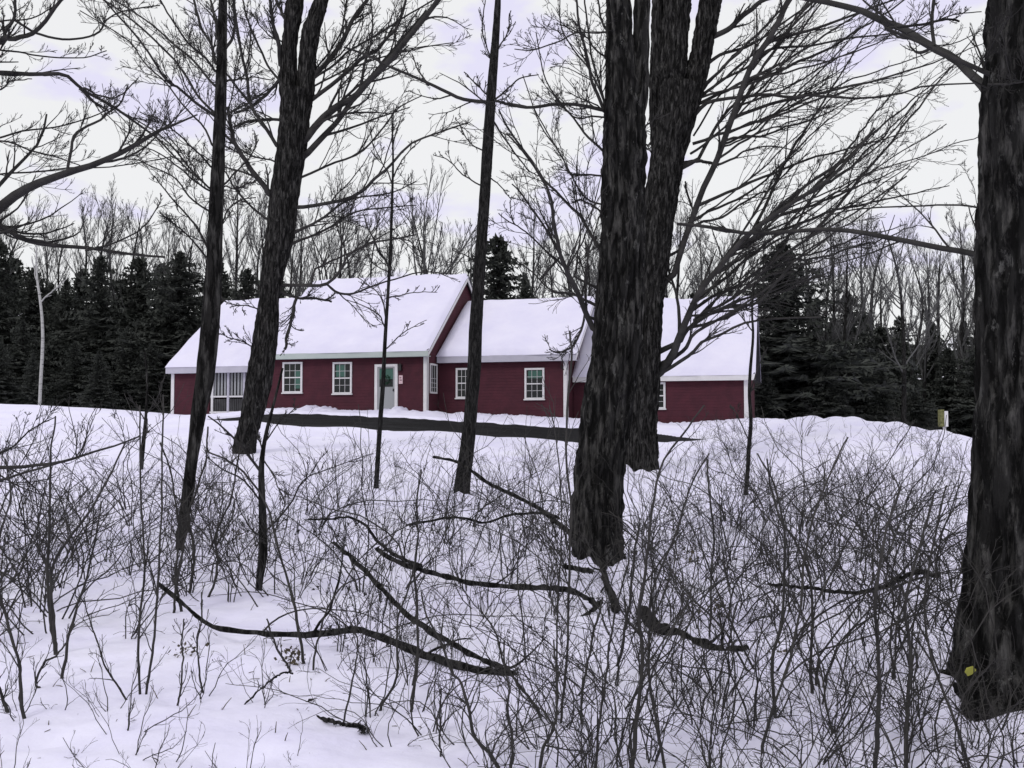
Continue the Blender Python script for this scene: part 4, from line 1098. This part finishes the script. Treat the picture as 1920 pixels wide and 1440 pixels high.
limb_thing('fallen_log', 'thick short rotten log lying in the snow right of the front trunk', 'log',
           [(1206, 1148), (1222, 1172), (1245, 1188), (1275, 1192), (1310, 1207), (1345, 1222), (1370, 1222), (1402, 1216)], 25, 17, 'g', tw=5, rough=0.014)
limb_thing('fallen_branch', 'level dead branch in the thicket left of the big right trunk', 'fallen branch',
           [(1440, 1095), (1480, 1098), (1530, 1104), (1580, 1110), (1630, 1108), (1680, 1090), (1720, 1072), (1760, 1080)], 5, 10, [7.4, 7.0])
limb_thing('broken_stub', 'broken stub standing at the foot of the front trunk', 'stub',
           [(1128, 1045), (1132, 1070), (1136, 1092), (1144, 1110), (1152, 1130), (1155, 1140)], 8, 17, 'g', tw=3, rough=0.006)
limb_thing('broken_stub', 'short grey broken stick poking left from the foot of the front trunk', 'stub',
           [(1056, 1062), (1080, 1066), (1112, 1072)], 9, 10, [9.4, 9.4], tw=0)
limb_thing('fallen_stick', 'short dark stick lying on the open snow near the bottom', 'stick',
           [(566, 1332), (590, 1342), (620, 1352), (645, 1358), (680, 1362)], 6, 8, 'g', tw=3)
limb_thing('fallen_stick', 'pale stick propped on the open snow, sloping up to the right', 'stick',
           [(437, 1344), (470, 1310), (500, 1282), (530, 1262), (550, 1262)], 3, 4, [5.6, 5.9], tw=2)
q = at(682, 1372, hit(682, 1378))
mb = MB()
for k in range(200):
    c = q + rng.normal(size=3) * np.array([0.014, 0.014, 0.011]) + [0, 0, 0.012]
    mb.add([c, c + rng.normal(size=3) * 0.008, c + rng.normal(size=3) * 0.008], [[0, 1, 2]])
tag(mb.build('seed_head', M_bark, None, q, False), 'small dark ragged clump on the snow beside the short stick', 'plant clump')

# ================================================================== TRACED STEMS
STEMS = [
 ('tall thin upright stem, left of a close parallel pair on the open snow', [(263, 1316), (261, 1250), (262, 1180), (268, 1100), (270, 1060), (266, 980), (264, 900), (262, 820), (262, 760)], 5, 3),
 ('tall thin upright stem, right of a close parallel pair on the open snow', [(273, 1312), (281, 1250), (290, 1190), (297, 1110), (302, 1040), (306, 960), (306, 880), (308, 800), (306, 740)], 5, 3),
 ('crooked forked stem near the lower left corner', [(48, 1362), (40, 1320), (38, 1270), (36, 1245), (22, 1200), (12, 1160), (2, 1130), (-6, 1080), (0, 1000), (20, 930), (10, 860)], 7, 3),
 ('stem bending from a dark foot at the far lower left', [(16, 1352), (10, 1330), (2, 1305), (-8, 1270), (-5, 1200)], 7, 4),
 ('stout clumped stem at the middle of the left brush', [(105, 1228), (100, 1190), (96, 1150), (94, 1110), (92, 1060), (96, 1000), (95, 930), (96, 850), (104, 780)], 8, 3),
 ('stem rising steeply right out of the left brush clump', [(104, 1228), (100, 1170), (96, 1110), (98, 1060), (125, 1015), (160, 970), (190, 915), (215, 870), (235, 830)], 7, 3),
 ('small Y-shaped stem below the left brush clump', [(79, 1308), (76, 1290), (69, 1275), (85, 1240), (104, 1228), (125, 1200), (140, 1170)], 5, 3),
 ('stem leaning right from the snow beside the left brush', [(114, 1282), (122, 1240), (130, 1190), (140, 1150), (155, 1100), (165, 1060), (180, 1000), (190, 940)], 6, 3),
 ('thin V-shaped stem with two arms on the open snow', [(243, 1324), (215, 1285), (195, 1250), (180, 1205), (165, 1155), (158, 1120)], 4, 2),
 ('single bare stem standing below the forked sapling', [(331, 1343), (335, 1300), (340, 1240), (338, 1200), (345, 1160)], 4, 2.5),
 ('short leaning stem just right of the single bare stem', [(381, 1307), (375, 1265), (367, 1205), (374, 1160), (378, 1110)], 4, 2.5),
 ('straight stem at the foot of the slim dark tree', [(326, 1152), (330, 1100), (332, 1060), (336, 1020), (330, 960), (320, 890), (300, 830)], 5, 3),
 ('second stem at the foot of the slim dark tree', [(338, 1148), (334, 1120), (332, 1080), (345, 1020), (352, 990)], 6, 3),
 ('pair of crossing wiry stems right of the slim dark tree', [(355, 1120), (362, 1080), (366, 1030), (360, 990), (358, 960), (372, 910), (385, 860), (390, 800)], 6, 3),
 ('wiry stem bending twice, left of the forked sapling', [(388, 1125), (402, 1085), (407, 1050), (402, 1010), (420, 960), (436, 920), (445, 860), (462, 800)], 5, 3),
 ('curved stem dropping from the forked sapling toward the fallen branch', [(572, 1250), (562, 1200), (555, 1155), (545, 1110), (532, 1060), (515, 1000), (500, 950), (470, 900), (430, 865), (385, 845)], 6, 3),
 ('leaning stem ending at a dark tuft on the snow', [(556, 1275), (540, 1252), (522, 1225), (512, 1195), (500, 1160)], 5, 3),
 ('wavy thin stem rising above the dark tuft', [(588, 1275), (592, 1230), (600, 1190), (610, 1150), (640, 1100), (690, 1075), (740, 1000)], 4, 2.5),
 ('thin upright stem in front of the long slanting branch', [(640, 1365), (652, 1310), (662, 1250), (668, 1210), (665, 1180), (650, 1165)], 4, 2),
 ('stem with a bent foot below the long slanting branch', [(711, 1337), (722, 1315), (738, 1290), (745, 1260), (744, 1200), (748, 1150), (770, 1090), (780, 1040)], 5, 3),
 ('straight dark stem crossing both long fallen branches', [(770, 1332), (774, 1310), (778, 1270), (780, 1200), (782, 1130), (778, 1060), (785, 1000), (784, 940), (790, 880)], 6, 3),
 ('short thin stem standing alone near the bottom middle', [(827, 1415), (827, 1370), (826, 1320), (827, 1290)], 4, 2.5),
 ('long curved stem sweeping out of the bottom edge', [(940, 1450), (925, 1420), (900, 1390), (890, 1370), (880, 1325), (865, 1275), (850, 1255), (830, 1200), (800, 1150), (790, 1110)], 8, 3),
 ('forked crooked stem at the bottom middle', [(1010, 1450), (1018, 1405), (1020, 1395), (1035, 1370), (1040, 1350), (1045, 1300), (1040, 1250), (1038, 1200)], 7, 3),
 ('stem branching beside the bottom fork', [(955, 1450), (962, 1400), (958, 1360), (952, 1330), (955, 1290), (948, 1250), (945, 1200)], 6, 3),
 ('dark stem ending at a knob between the two bottom forks', [(1014, 1350), (1000, 1320), (980, 1290), (960, 1262), (945, 1240), (930, 1190), (900, 1140)], 6, 3),
 ('tall thin stem, nearest left of the front trunk', [(1052, 1358), (1056, 1300), (1060, 1240), (1065, 1180), (1064, 1100), (1066, 1020), (1068, 940), (1062, 860), (1064, 760), (1070, 680), (1068, 620)], 5, 4),
 ('tall thin stem close beside the one nearest the front trunk', [(1042, 1350), (1046, 1290), (1044, 1200), (1048, 1100), (1052, 1000), (1050, 900), (1040, 820), (1030, 760)], 4, 2),
 ('leaning stem below the front trunk', [(1090, 1352), (1094, 1290), (1105, 1230), (1118, 1170), (1130, 1120)], 5, 4),
 ('second leaning stem below the front trunk', [(1116, 1440), (1120, 1360), (1132, 1280), (1142, 1210), (1150, 1170), (1160, 1120), (1180, 1050)], 5, 3),
 ('short dark stem with a hooked foot right of the front trunk', [(1155, 1254), (1162, 1220), (1166, 1170), (1172, 1140), (1178, 1100), (1188, 1040), (1200, 980)], 6, 4),
 ('thick wavy stem right of the front trunk running off the bottom', [(1180, 1450), (1190, 1400), (1192, 1340), (1200, 1280), (1204, 1220), (1196, 1150), (1206, 1090), (1214, 1010), (1225, 930), (1245, 860), (1290, 800), (1320, 760)], 9, 3),
 ('stem crossing behind the wavy stem right of the front trunk', [(1250, 1450), (1240, 1380), (1225, 1300), (1222, 1240), (1220, 1180), (1225, 1110), (1260, 1020), (1280, 960), (1300, 900), (1330, 850)], 6, 3),
 ('upright stem left of the dry leaf clump', [(1330, 1200), (1332, 1150), (1332, 1080), (1338, 1020), (1334, 960), (1328, 900), (1326, 860)], 4, 3),
 ('tall upright stem in the thicket right of the rotten log', [(1455, 1350), (1448, 1280), (1450, 1220), (1465, 1160), (1468, 1080), (1468, 1010), (1462, 960), (1445, 900), (1420, 850)], 7, 3),
 ('crossing stem rising right out of the thicket', [(1524, 1300), (1522, 1230), (1524, 1150), (1518, 1080), (1490, 1010), (1470, 980), (1450, 920), (1438, 860)], 6, 3),
 ('slanting stem crossing the thicket from lower left to upper right', [(1430, 1400), (1452, 1320), (1480, 1240), (1500, 1150), (1508, 1050), (1530, 960), (1560, 880), (1590, 820)], 6, 3),
 ('stout stem in the densest part of the thicket', [(1640, 1450), (1645, 1380), (1650, 1300), (1648, 1220), (1642, 1140), (1650, 1060), (1665, 980), (1690, 910)], 9, 4),
 ('second stout stem in the densest part of the thicket', [(1700, 1450), (1698, 1380), (1704, 1300), (1710, 1230), (1700, 1140), (1715, 1060), (1735, 990), (1750, 930)], 8, 4),
 ('stem leaning left against the big right trunk', [(1820, 1450), (1800, 1380), (1770, 1300), (1745, 1220), (1735, 1140), (1745, 1060), (1760, 980), (1775, 910)], 6, 3),
]
nst = 0
for (lab, pts, w0, w1) in STEMS:
    Y0 = hit(pts[0][0], min(pts[0][1], 1500))
    Q, RR = traced(pts, Y0, Y0 + rng.uniform(-0.15, 0.35), 34, w0, w1, wig=0.0025 * Y0 / 6)
    base = Q[0].copy(); Q = np.vstack([Q[0] - [0, 0, 0.12], Q]); RR = np.concatenate([[RR[0]], RR])
    mb = MB(); mb.tubes(Q, RR * (1 + 0.06 * rng.normal(size=len(RR))), 7)
    A, AR = grow(Q[None], RR[None], 9, 0.2, 0.97, (0.35, 0.8), 0.32, 0.55, 8, 0.06, 0.12, 0.75 * pxm(Y0), prefer_up=0.6)
    mb.tubes(A, AR, 4)
    B_, BR = grow(A, AR, 4, 0.25, 0.95, (0.35, 0.9), 0.5, 0.65, 6, 0.04, 0.14, 0.5 * pxm(Y0)); mb.tubes(B_, BR, 3)
    tag(mb.build('woody_stem', M_brush, None, base), lab, 'stem')
    nst += 1

# ================================================================== SHRUBS
def shrub_proto(H, ns, seed, spread=0.35, dense=1.0, rad=0.007, leaf=0):
    global rng
    keep = rng; rng = np.random.default_rng(seed)
    N = 12
    P, R = [], []
    for k in range(ns):
        a = rng.uniform(0, 2 * math.pi); tl = abs(rng.normal()) * spread * 1.25
        d = unit(np.array([math.cos(a) * math.sin(tl), math.sin(a) * math.sin(tl), math.cos(tl)]))
        p = np.array([math.cos(a), math.sin(a), 0]) * rng.uniform(0, 0.06) + [0, 0, -0.12]
        bend = rng.normal(size=3) * 0.07; h = H * rng.uniform(0.4, 1.15); st = h / (N - 1); q = [p]
        for m in range(N - 1):
            q.append(q[-1] + d * st)
            d = unit(d + rng.normal(size=3) * 0.17 + bend + [0, 0, 0.02])
        P.append(np.array(q)); R.append(rad * rng.uniform(0.7, 1.2) * np.linspace(1, 0.4, N))
    P = np.array(P); R = np.array(R)
    mb = MB(); mb.tubes(P, R, 5)
    A, AR = grow(P, R, int(5 * dense), 0.15, 0.97, (0.3, 0.95), 0.5, 0.6, 8, 0.03, 0.18, rad * 0.42, prefer_up=0.5)
    B_, BR = grow(A, AR, 2, 0.2, 0.95, (0.3, 0.9), 0.5, 0.7, 6, 0.03, 0.14, rad * 0.28)
    mb.tubes(A, AR, 3); mb.tubes(B_, BR, 3)
    if leaf:
        tips = B_.reshape(-1, 3)
        for k in range(leaf):
            c = tips[rng.integers(len(tips))]
            for e in range(7):
                c2 = c + rng.normal(size=3) * 0.025
                mb.add([c2, c2 + rng.normal(size=3) * 0.018, c2 + rng.normal(size=3) * 0.018], [[0, 1, 2]])
    o = mb.build('shrub', M_brush)
    rng = keep
    return o
# (metres tall)
sh = [shrub_proto(1.7, 5, 101), shrub_proto(1.5, 4, 102, 0.45), shrub_proto(2.0, 4, 103, 0.25), shrub_proto(1.3, 6, 104, 0.5), shrub_proto(1.8, 3, 105, 0.3, 0.8), shrub_proto(1.6, 6, 106, 0.35, 1.2),
      shrub_proto(0.8, 5, 107, 0.6, 0.8, 0.005), shrub_proto(1.5, 5, 108, 0.4, 1.0, 0.0065, 14), shrub_proto(2.2, 3, 109, 0.2, 0.7, 0.009), shrub_proto(0.55, 4, 110, 0.7, 0.6, 0.004)]
sused = [False] * len(sh)
def put_shrub(k, x, y, s, label, group, sz=None):
    o = sh[k] if not sused[k] else sh[k].copy()
    if sused[k]: COL.objects.link(o)
    sused[k] = True
    o.location = (x, y, g1(x, y)); o.rotation_euler = (rs.normal() * 0.13, rs.normal() * 0.13, rs.uniform(0, 6.28)); o.scale = (s, s, (sz or s))
    o['label'] = label; o['category'] = 'shrub'; o['group'] = group
rs = np.random.default_rng(77)
MASS = []
SPOTS = []
def zone(n, pxr, Yr, kinds, sr, label, group, pw=1.0, ok=None, mass=False):
    c = 0; tries = 0
    while c < n:
        px = rs.uniform(*pxr); Y = Yr[0] + (Yr[1] - Yr[0]) * rs.uniform() ** pw
        if ok and not ok(px, Y): continue
        x = (px - 960) / F * Y
        if any((x - bx) ** 2 + (Y - by_) ** 2 < r * r for bx, by_, r in AVOID): continue
        if not mass:
            tries += 1
            if tries < 4000 and any((x - a_) ** 2 + (Y - b_) ** 2 < (0.04 * Y) ** 2 for a_, b_ in SPOTS): continue
            SPOTS.append((x, Y))
        s = rs.uniform(*sr)
        if mass: MASS.append((int(rs.choice(kinds)), x, Y, s, rs.uniform(0, 6.28)))
        else: put_shrub(int(rs.choice(kinds)), x, Y, s, label, group)
        c += 1
AVOID = [((1128 - 960) / F * YF, YF, 0.5), ((1203 - 960) / F * YR, YR, 0.5), ((1950 - 960) / F * YT, YT, 0.55)]
zone(23, (-60, 330), (7.3, 12.5), [0, 1, 2, 3, 5], (0.75, 1.1), 'wiry bare shrub in the brush at the left edge', 'shrubs in the left brush')
zone(26, (-60, 420), (12.5, 22), [0, 3, 5, 6], (0.6, 0.9), 'small bare shrub on the snow slope at the upper left', 'shrubs on the upper left slope', mass=True)
zone(26, (340, 600), (8.8, 13.5), [0, 1, 3, 5, 7], (0.6, 0.95), 'bare shrub in the brush around the forked sapling', 'shrubs around the forked sapling')
zone(28, (600, 1080), (8.6, 14), [0, 1, 2, 3, 5, 7], (0.6, 0.95), 'bare shrub in the brush between forked sapling and front trunk', 'shrubs left of the front trunk')
zone(34, (540, 1060), (14, 26), [0, 3, 5, 6], (0.5, 0.85), 'low bare shrub on the slope below the driveway', 'shrubs below the driveway', mass=True)
zone(26, (620, 1200), (5.0, 8.6), [1, 3, 0, 7], (0.4, 0.75), 'thin bare shrub beside the fallen branches', 'shrubs beside the fallen branches')
zone(30, (1180, 1480), (7.5, 13.5), [0, 1, 2, 3, 5, 7], (0.65, 1.0), 'bare shrub in the brush just right of the front trunk', 'shrubs right of the front trunk')
zone(46, (1230, 1800), (13.5, 27), [0, 3, 5, 6], (0.55, 0.95), 'low bare shrub on the slope below the right end of the house', 'shrubs on the upper right slope', mass=True)
zone(32, (1400, 1850), (5.8, 13.5), [0, 1, 2, 3, 5, 5, 8], (0.75, 1.1), 'tangled bare shrub in the dense thicket left of the big right trunk', 'shrubs of the dense thicket')
zone(38, (1190, 1900), (4.4, 6.6), [1, 3, 6, 0, 5], (0.45, 0.8), 'bare shrub rising from the snow along the lower right edge', 'shrubs along the lower right')
zone(7, (0, 640), (4.5, 6.0), [9, 6], (0.4, 0.75), 'tiny bare twiggy plant poking out of the open snow', 'twiggy plants in the open snow')
zone(14, (1280, 1420), (29.5, 31), [6, 3], (0.5, 0.8), 'small bushy shrub at the end of the driveway', 'shrubs at the driveway end')
zone(13, (-40, 420), (9.5, 16), [8, 4, 2], (0.9, 1.3), 'tall thin bare shrub rising above the left brush', 'tall shrubs above the left brush')
zone(14, (560, 1060), (9.5, 15), [8, 4, 2], (0.8, 1.15), 'tall thin bare shrub rising above the middle brush', 'tall shrubs above the middle brush')
zone(16, (1190, 1780), (8, 15), [8, 4, 2], (0.9, 1.25), 'tall thin bare shrub rising above the brush right of the front trunk', 'tall shrubs above the right brush')
zone(130, (-20, 1830), (10.5, 29), [6, 9, 9], (0.35, 0.85), '', '', pw=0.8, mass=True)
# long arching stems leaning through the brush
for q in range(42):
    px = rs.uniform(-20, 1830); Y = rs.uniform(6.2, 12.5); x = (px - 960) / F * Y
    if px < 620 and Y < 7.5: Y += 2.5; x = (px - 960) / F * Y
    a = rs.uniform(0, 6.28); tl = rs.uniform(0.35, 1.0); d = np.array([math.cos(a) * math.sin(tl), math.sin(a) * math.sin(tl) * 0.5, math.cos(tl)]); d = unit(d)
    p = np.array([x, Y, g1(x, Y) - 0.05]); base = p.copy(); ln = rs.uniform(1.1, 2.3); pts = [p]; bd = np.array([rs.normal() * 0.05, rs.normal() * 0.05, -rs.uniform(-0.02, 0.09)])
    for k in range(17):
        pts.append(pts[-1] + d * ln / 17); d = unit(d + bd + rs.normal(size=3) * 0.06)
    Pq = np.array(pts); Rq = np.linspace(1, 0.35, 18) * rs.uniform(0.8, 1.9) * pxm(Y)
    mb = MB(); mb.tubes(Pq, Rq, 6)
    A, AR = grow(Pq[None], Rq[None], 8, 0.2, 0.97, (0.35, 1.0), 0.3, 0.6, 7, 0.03, 0.16, 0.55 * pxm(Y)); mb.tubes(A, AR, 3)
    B_, BR = grow(A, AR, 3, 0.2, 0.95, (0.35, 1.0), 0.5, 0.7, 5, 0.02, 0.16, 0.42 * pxm(Y)); mb.tubes(B_, BR, 3)
    tag(mb.build('arching_stem', M_brush, None, base), 'long thin bare stem arching through the foreground brush', 'stem', 'long arching stems in the brush')
zone(24, (860, 1900), (4.0, 5.3), [1, 3, 5], (0.32, 0.6), 'small bare shrub at the bottom edge', 'shrubs at the bottom edge')
zone(8, (-40, 500), (4.0, 5.6), [9, 6, 6], (0.5, 0.9), 'small bare shrub poking out of the open snow', 'small plants at the bottom left')
# dry leaves hanging in the brush
for (px, py, Y, n, lab) in [(1345, 1140, 8.2, 26, 'hanging clump of dry dark leaves above the rotten log'), (1292, 1040, 9.0, 16, 'small clump of dry leaves right of the front trunk'), (895 / 2 + 0, 1000, 9.5, 10, 'little clump of dry leaves left of the forked sapling'),
                          (548, 1276, 6.6, 22, 'ragged tuft of dry leaves on the open snow'), (345, 1235, 6.9, 14, 'dry leaf cluster on the single bare stem'), (1480, 1225, 7.0, 24, 'dark leafy tangle at the left of the thicket')]:
    q = at(px, py, Y); mb = MB()
    if py > 1230: q[2] = max(q[2], g1(q[0], q[1]) + 0.03)
    for k in range(n * 4):
        c = q + rng.normal(size=3) * np.array([0.045, 0.04, 0.035]); a = rng.normal(size=3) * 0.009; b2 = rng.normal(size=3) * 0.007
        mb.add([c, c + a + b2, c + 2 * a, c + a - b2], [[0, 1, 2, 3]])
    tag(mb.build('dry_leaves', M_deadleaf, None, q, False), lab, 'leaf clump')
# yellow leaf on the right trunk's foot
YTF = YT - 0.40
q = at(1812, 1252, YTF)
mb = MB()
a = 0.03
mb.add([q, q + [a, -0.01, 0.012], q + [1.6 * a, -0.012, -0.01], q + [a, 0, -0.035], q + [0.2 * a, 0, -0.045], q + [-0.5 * a, -0.01, -0.02]], np.zeros((0, 3), int))
mb.ng.append([0, 5, 4, 3, 2, 1])
tag(mb.build('leaf', M_leafy, None, q, False), 'single yellow-green leaf caught at the foot of the big right trunk', 'leaf')

# pale yellow box on a white post beyond the right crest
q = place(1768, 38, 0)
zt = float(at(1768, 768, 38)[2]); zm = float(at(1768, 800, 38)[2])
pb = empty('post_box', q, 'small yellow-green box on a pale post among the right wood', 'post box')
mb = MB(); mb.box((q[0] + 0.0, 37.96, q[2] - 0.3), (q[0] + 0.09, 38.05, zm)); mb.build('post', M_white, pb, q, False)
mb = MB(); mb.box((q[0] - 0.14, 37.9, zm), (q[0] + 0.0, 38.15, zt)); mb.build('box', M_yellow, pb, q, False)
mb = MB(); mb.box((q[0] + 0.002, 37.86, zm + 0.002), (q[0] + 0.13, 38.14, zt - 0.06)); mb.build('lid', M_white, pb, q, False)

# small twigs and dents poking through the open snow
mb = MB()
for k in range(420):
    px = rs.uniform(-40, 1700); Y = rs.uniform(4.3, 11); x = (px - 960) / F * Y
    p0 = np.array([x, Y, g1(x, Y) - 0.01]); d = unit(np.array([rs.normal(), rs.normal(), abs(rs.normal()) * 0.7 + 0.1])); l = rs.uniform(0.015, 0.11)
    mb.tubes(np.array([p0, p0 + d * l * 0.5, p0 + d * l + [0, 0, -0.01]]), np.array([0.003, 0.0025, 0.0015]), 4)
tag(mb.build('twig_litter', M_deadleaf), 'bits of twig and leaf litter scattered on the open snow', kind='stuff')

# dense twiggy undergrowth nobody could count, deep in the right thicket
mb = MB()
n = 330
pxs = 1250 + 590 * rs.uniform(size=n) ** 0.7; Ys = rs.uniform(6.0, 19, n)
Pb = np.stack([(pxs - 960) / F * Ys, Ys, np.zeros(n)], -1); Pb[:, 2] = ground(Pb[:, 0], Pb[:, 1]) - 0.02
d = unit(rs.normal(size=(n, 3)) * np.array([0.6, 0.6, 0.3]) + [0, 0, 1.0]); ln = rs.uniform(0.5, 1.25, n); pts = [Pb]
for k in range(7):
    pts.append(pts[-1] + d * (ln / 7)[:, None]); d = unit(d + rs.normal(size=(n, 3)) * 0.22)
Pq = np.stack(pts, 1); Rq = (0.45 * Ys / F)[:, None] * np.linspace(1, 0.6, 8)[None]
mb.tubes(Pq, Rq, 3)
A, AR = grow(Pq, Rq, 3, 0.2, 0.9, (0.4, 1.0), 0.45, 0.8, 5, 0.0, 0.2, 0.0014); mb.tubes(A, AR, 3)
tag(mb.build('undergrowth', M_brush), 'fine tangled undergrowth filling the thicket left of the big right trunk', kind='stuff')

mb = MB()
for (k, x, Y, s_, a) in MASS:
    me = sh[k].data; nv = len(me.vertices); v = np.zeros(nv * 3); me.vertices.foreach_get('co', v); v = v.reshape(-1, 3) * s_
    f = np.zeros(len(me.loops), np.int32); me.loops.foreach_get('vertex_index', f)
    tot = np.zeros(len(me.polygons), np.int32); me.polygons.foreach_get('loop_total', tot); st = np.zeros(len(tot), np.int32); me.polygons.foreach_get('loop_start', st)
    w = np.stack([v[:, 0] * math.cos(a) - v[:, 1] * math.sin(a) + x, v[:, 0] * math.sin(a) + v[:, 1] * math.cos(a) + Y, v[:, 2] + g1(x, Y)], -1)
    q4 = st[tot == 4]; mb.add(w, f[q4[:, None] + np.arange(4)[None]])
tag(mb.build('low_brush', M_brush), 'fine bare brush scattered over the upper snow slope below the driveway and house', kind='stuff')
for o in [x for k, x in enumerate(sh) if not sused[k]] : bpy.data.objects.remove(o)

ORD = ['leftmost', 'second', 'third', 'fourth', 'fifth', 'sixth', 'seventh', 'eighth', 'ninth', 'tenth', 'eleventh', 'twelfth', 'thirteenth', 'fourteenth', 'fifteenth', 'sixteenth', 'seventeenth',
       'eighteenth', 'nineteenth', 'twentieth', 'twenty-first', 'twenty-second', 'twenty-third', 'twenty-fourth', 'twenty-fifth', 'twenty-sixth', 'twenty-seventh', 'twenty-eighth', 'twenty-ninth', 'thirtieth']
def ordinals(group, text):
    m = [o for o in bpy.data.objects if o.parent is None and o.get('group') == group]
    m.sort(key=lambda o: o.location.x / o.location.y)
    for k, o in enumerate(m):
        if k >= len(ORD): break
        o['label'] = (ORD[0] + ' ' + text) if k == 0 else (ORD[k] + ' from the left, ' + text)
ordinals('conifers in the dark wood left of the house', 'tall dark evergreen in the wood left of the house')
ordinals('lower conifers in the wood left of the house', 'lower dark evergreen filling the wood left of the house')
ordinals('conifers in the wood right of the house', 'dark evergreen in the wood right of the house')
ordinals('leafless trees behind the house', 'grey leafless tree behind the right half of the house')
ordinals('leafless trees behind the main roof', 'slender grey leafless tree behind the main roof')
ordinals('leafless trees in the right wood', 'grey leafless tree in the right wood')
ordinals('leafless trees behind the left evergreens', 'thin grey leafless tree behind the left evergreens')
ordinals('twiggy plants in the open snow', 'tiny bare twiggy plant poking out of the open snow')
ordinals('shrubs at the driveway end', 'small bushy shrub at the end of the driveway')
ordinals('tall shrubs above the left brush', 'tall thin bare shrub rising above the left brush')
ordinals('tall shrubs above the middle brush', 'tall thin bare shrub rising above the middle brush')

# every shrub and arching stem is told apart by what stands next to it
def scr(p):
    x, y, z = p; dz = z - CAM[2]; dpt = y * CP + dz * SP
    return 960 + F * x / dpt, 720 - F * (dz * CP - y * SP) / dpt
LM = [('the slim straight dark tree', 336, 1030), ('the forked sapling', 486, 1115), ('the two-leader maple', 458, 846), ('the leaning pole-like tree', 866, 930), ('the sapling before the door', 706, 916),
      ('the front trunk', 1115, 1050), ('the rear trunk', 1215, 880), ('the rotten log', 1300, 1205), ('the big right trunk', 1810, 1290), ('the level dead branch', 1560, 1105), ('the crooked right sapling', 1400, 925),
      ('the middle of the long slanting branch', 800, 1180), ('the middle of the longest fallen branch', 620, 1190), ('the lower end of the long slanting branch', 985, 1285), ('the close parallel pair of stems', 268, 1315),
      ('the crooked lower left stem', 48, 1360), ('the middle of the left brush', 100, 1228), ('the thick wavy stem', 1190, 1400), ('the densest thicket stems', 1640, 1430), ('the lower right corner', 1880, 1440),
      ('the tall stem right of the log', 1455, 1350), ('the bottom middle fork', 1015, 1420), ('the dark stick on open snow', 625, 1352)]
RK = ['nearest', 'second nearest', 'third nearest', 'fourth nearest', 'fifth nearest', 'sixth nearest', 'seventh nearest', 'eighth nearest', 'ninth nearest', 'tenth nearest', 'eleventh nearest', 'twelfth nearest', 'thirteenth nearest']
sets = {}
for o in bpy.data.objects:
    if o.parent is None and o.get('category') in ('shrub', 'stem') and o.name.split('.')[0] in ('shrub', 'arching_stem') and o.get('group') and not str(o.get('group')).startswith(('twiggy', 'shrubs at the driveway')):
        sx, sy = scr(o.location)
        ds = [math.hypot(sx - a, sy - b) for _, a, b in LM]; k = int(np.argmin(ds)); dx, dy = sx - LM[k][1], sy - LM[k][2]
        rel = ('left of' if dx < 0 else 'right of') if abs(dx) > abs(dy) else ('behind' if dy < 0 else 'in front of')
        kind = 'arching stem' if o.name.startswith('arching') else ('tall thin bare shrub' if str(o['group']).startswith('tall') else 'low bare shrub' if o.scale[2] < 0.65 else 'bare shrub')
        sets.setdefault((kind, rel, LM[k][0]), []).append((ds[k], o))
for (kind, rel, nm), m in sets.items():
    m.sort(key=lambda q: q[0])
    for r_k, (_, o) in enumerate(m):
        o['label'] = (kind + ' ' + rel + ' ' + nm) if len(m) == 1 else (RK[min(r_k, 12)] + ' ' + kind + ' ' + rel + ' ' + nm)
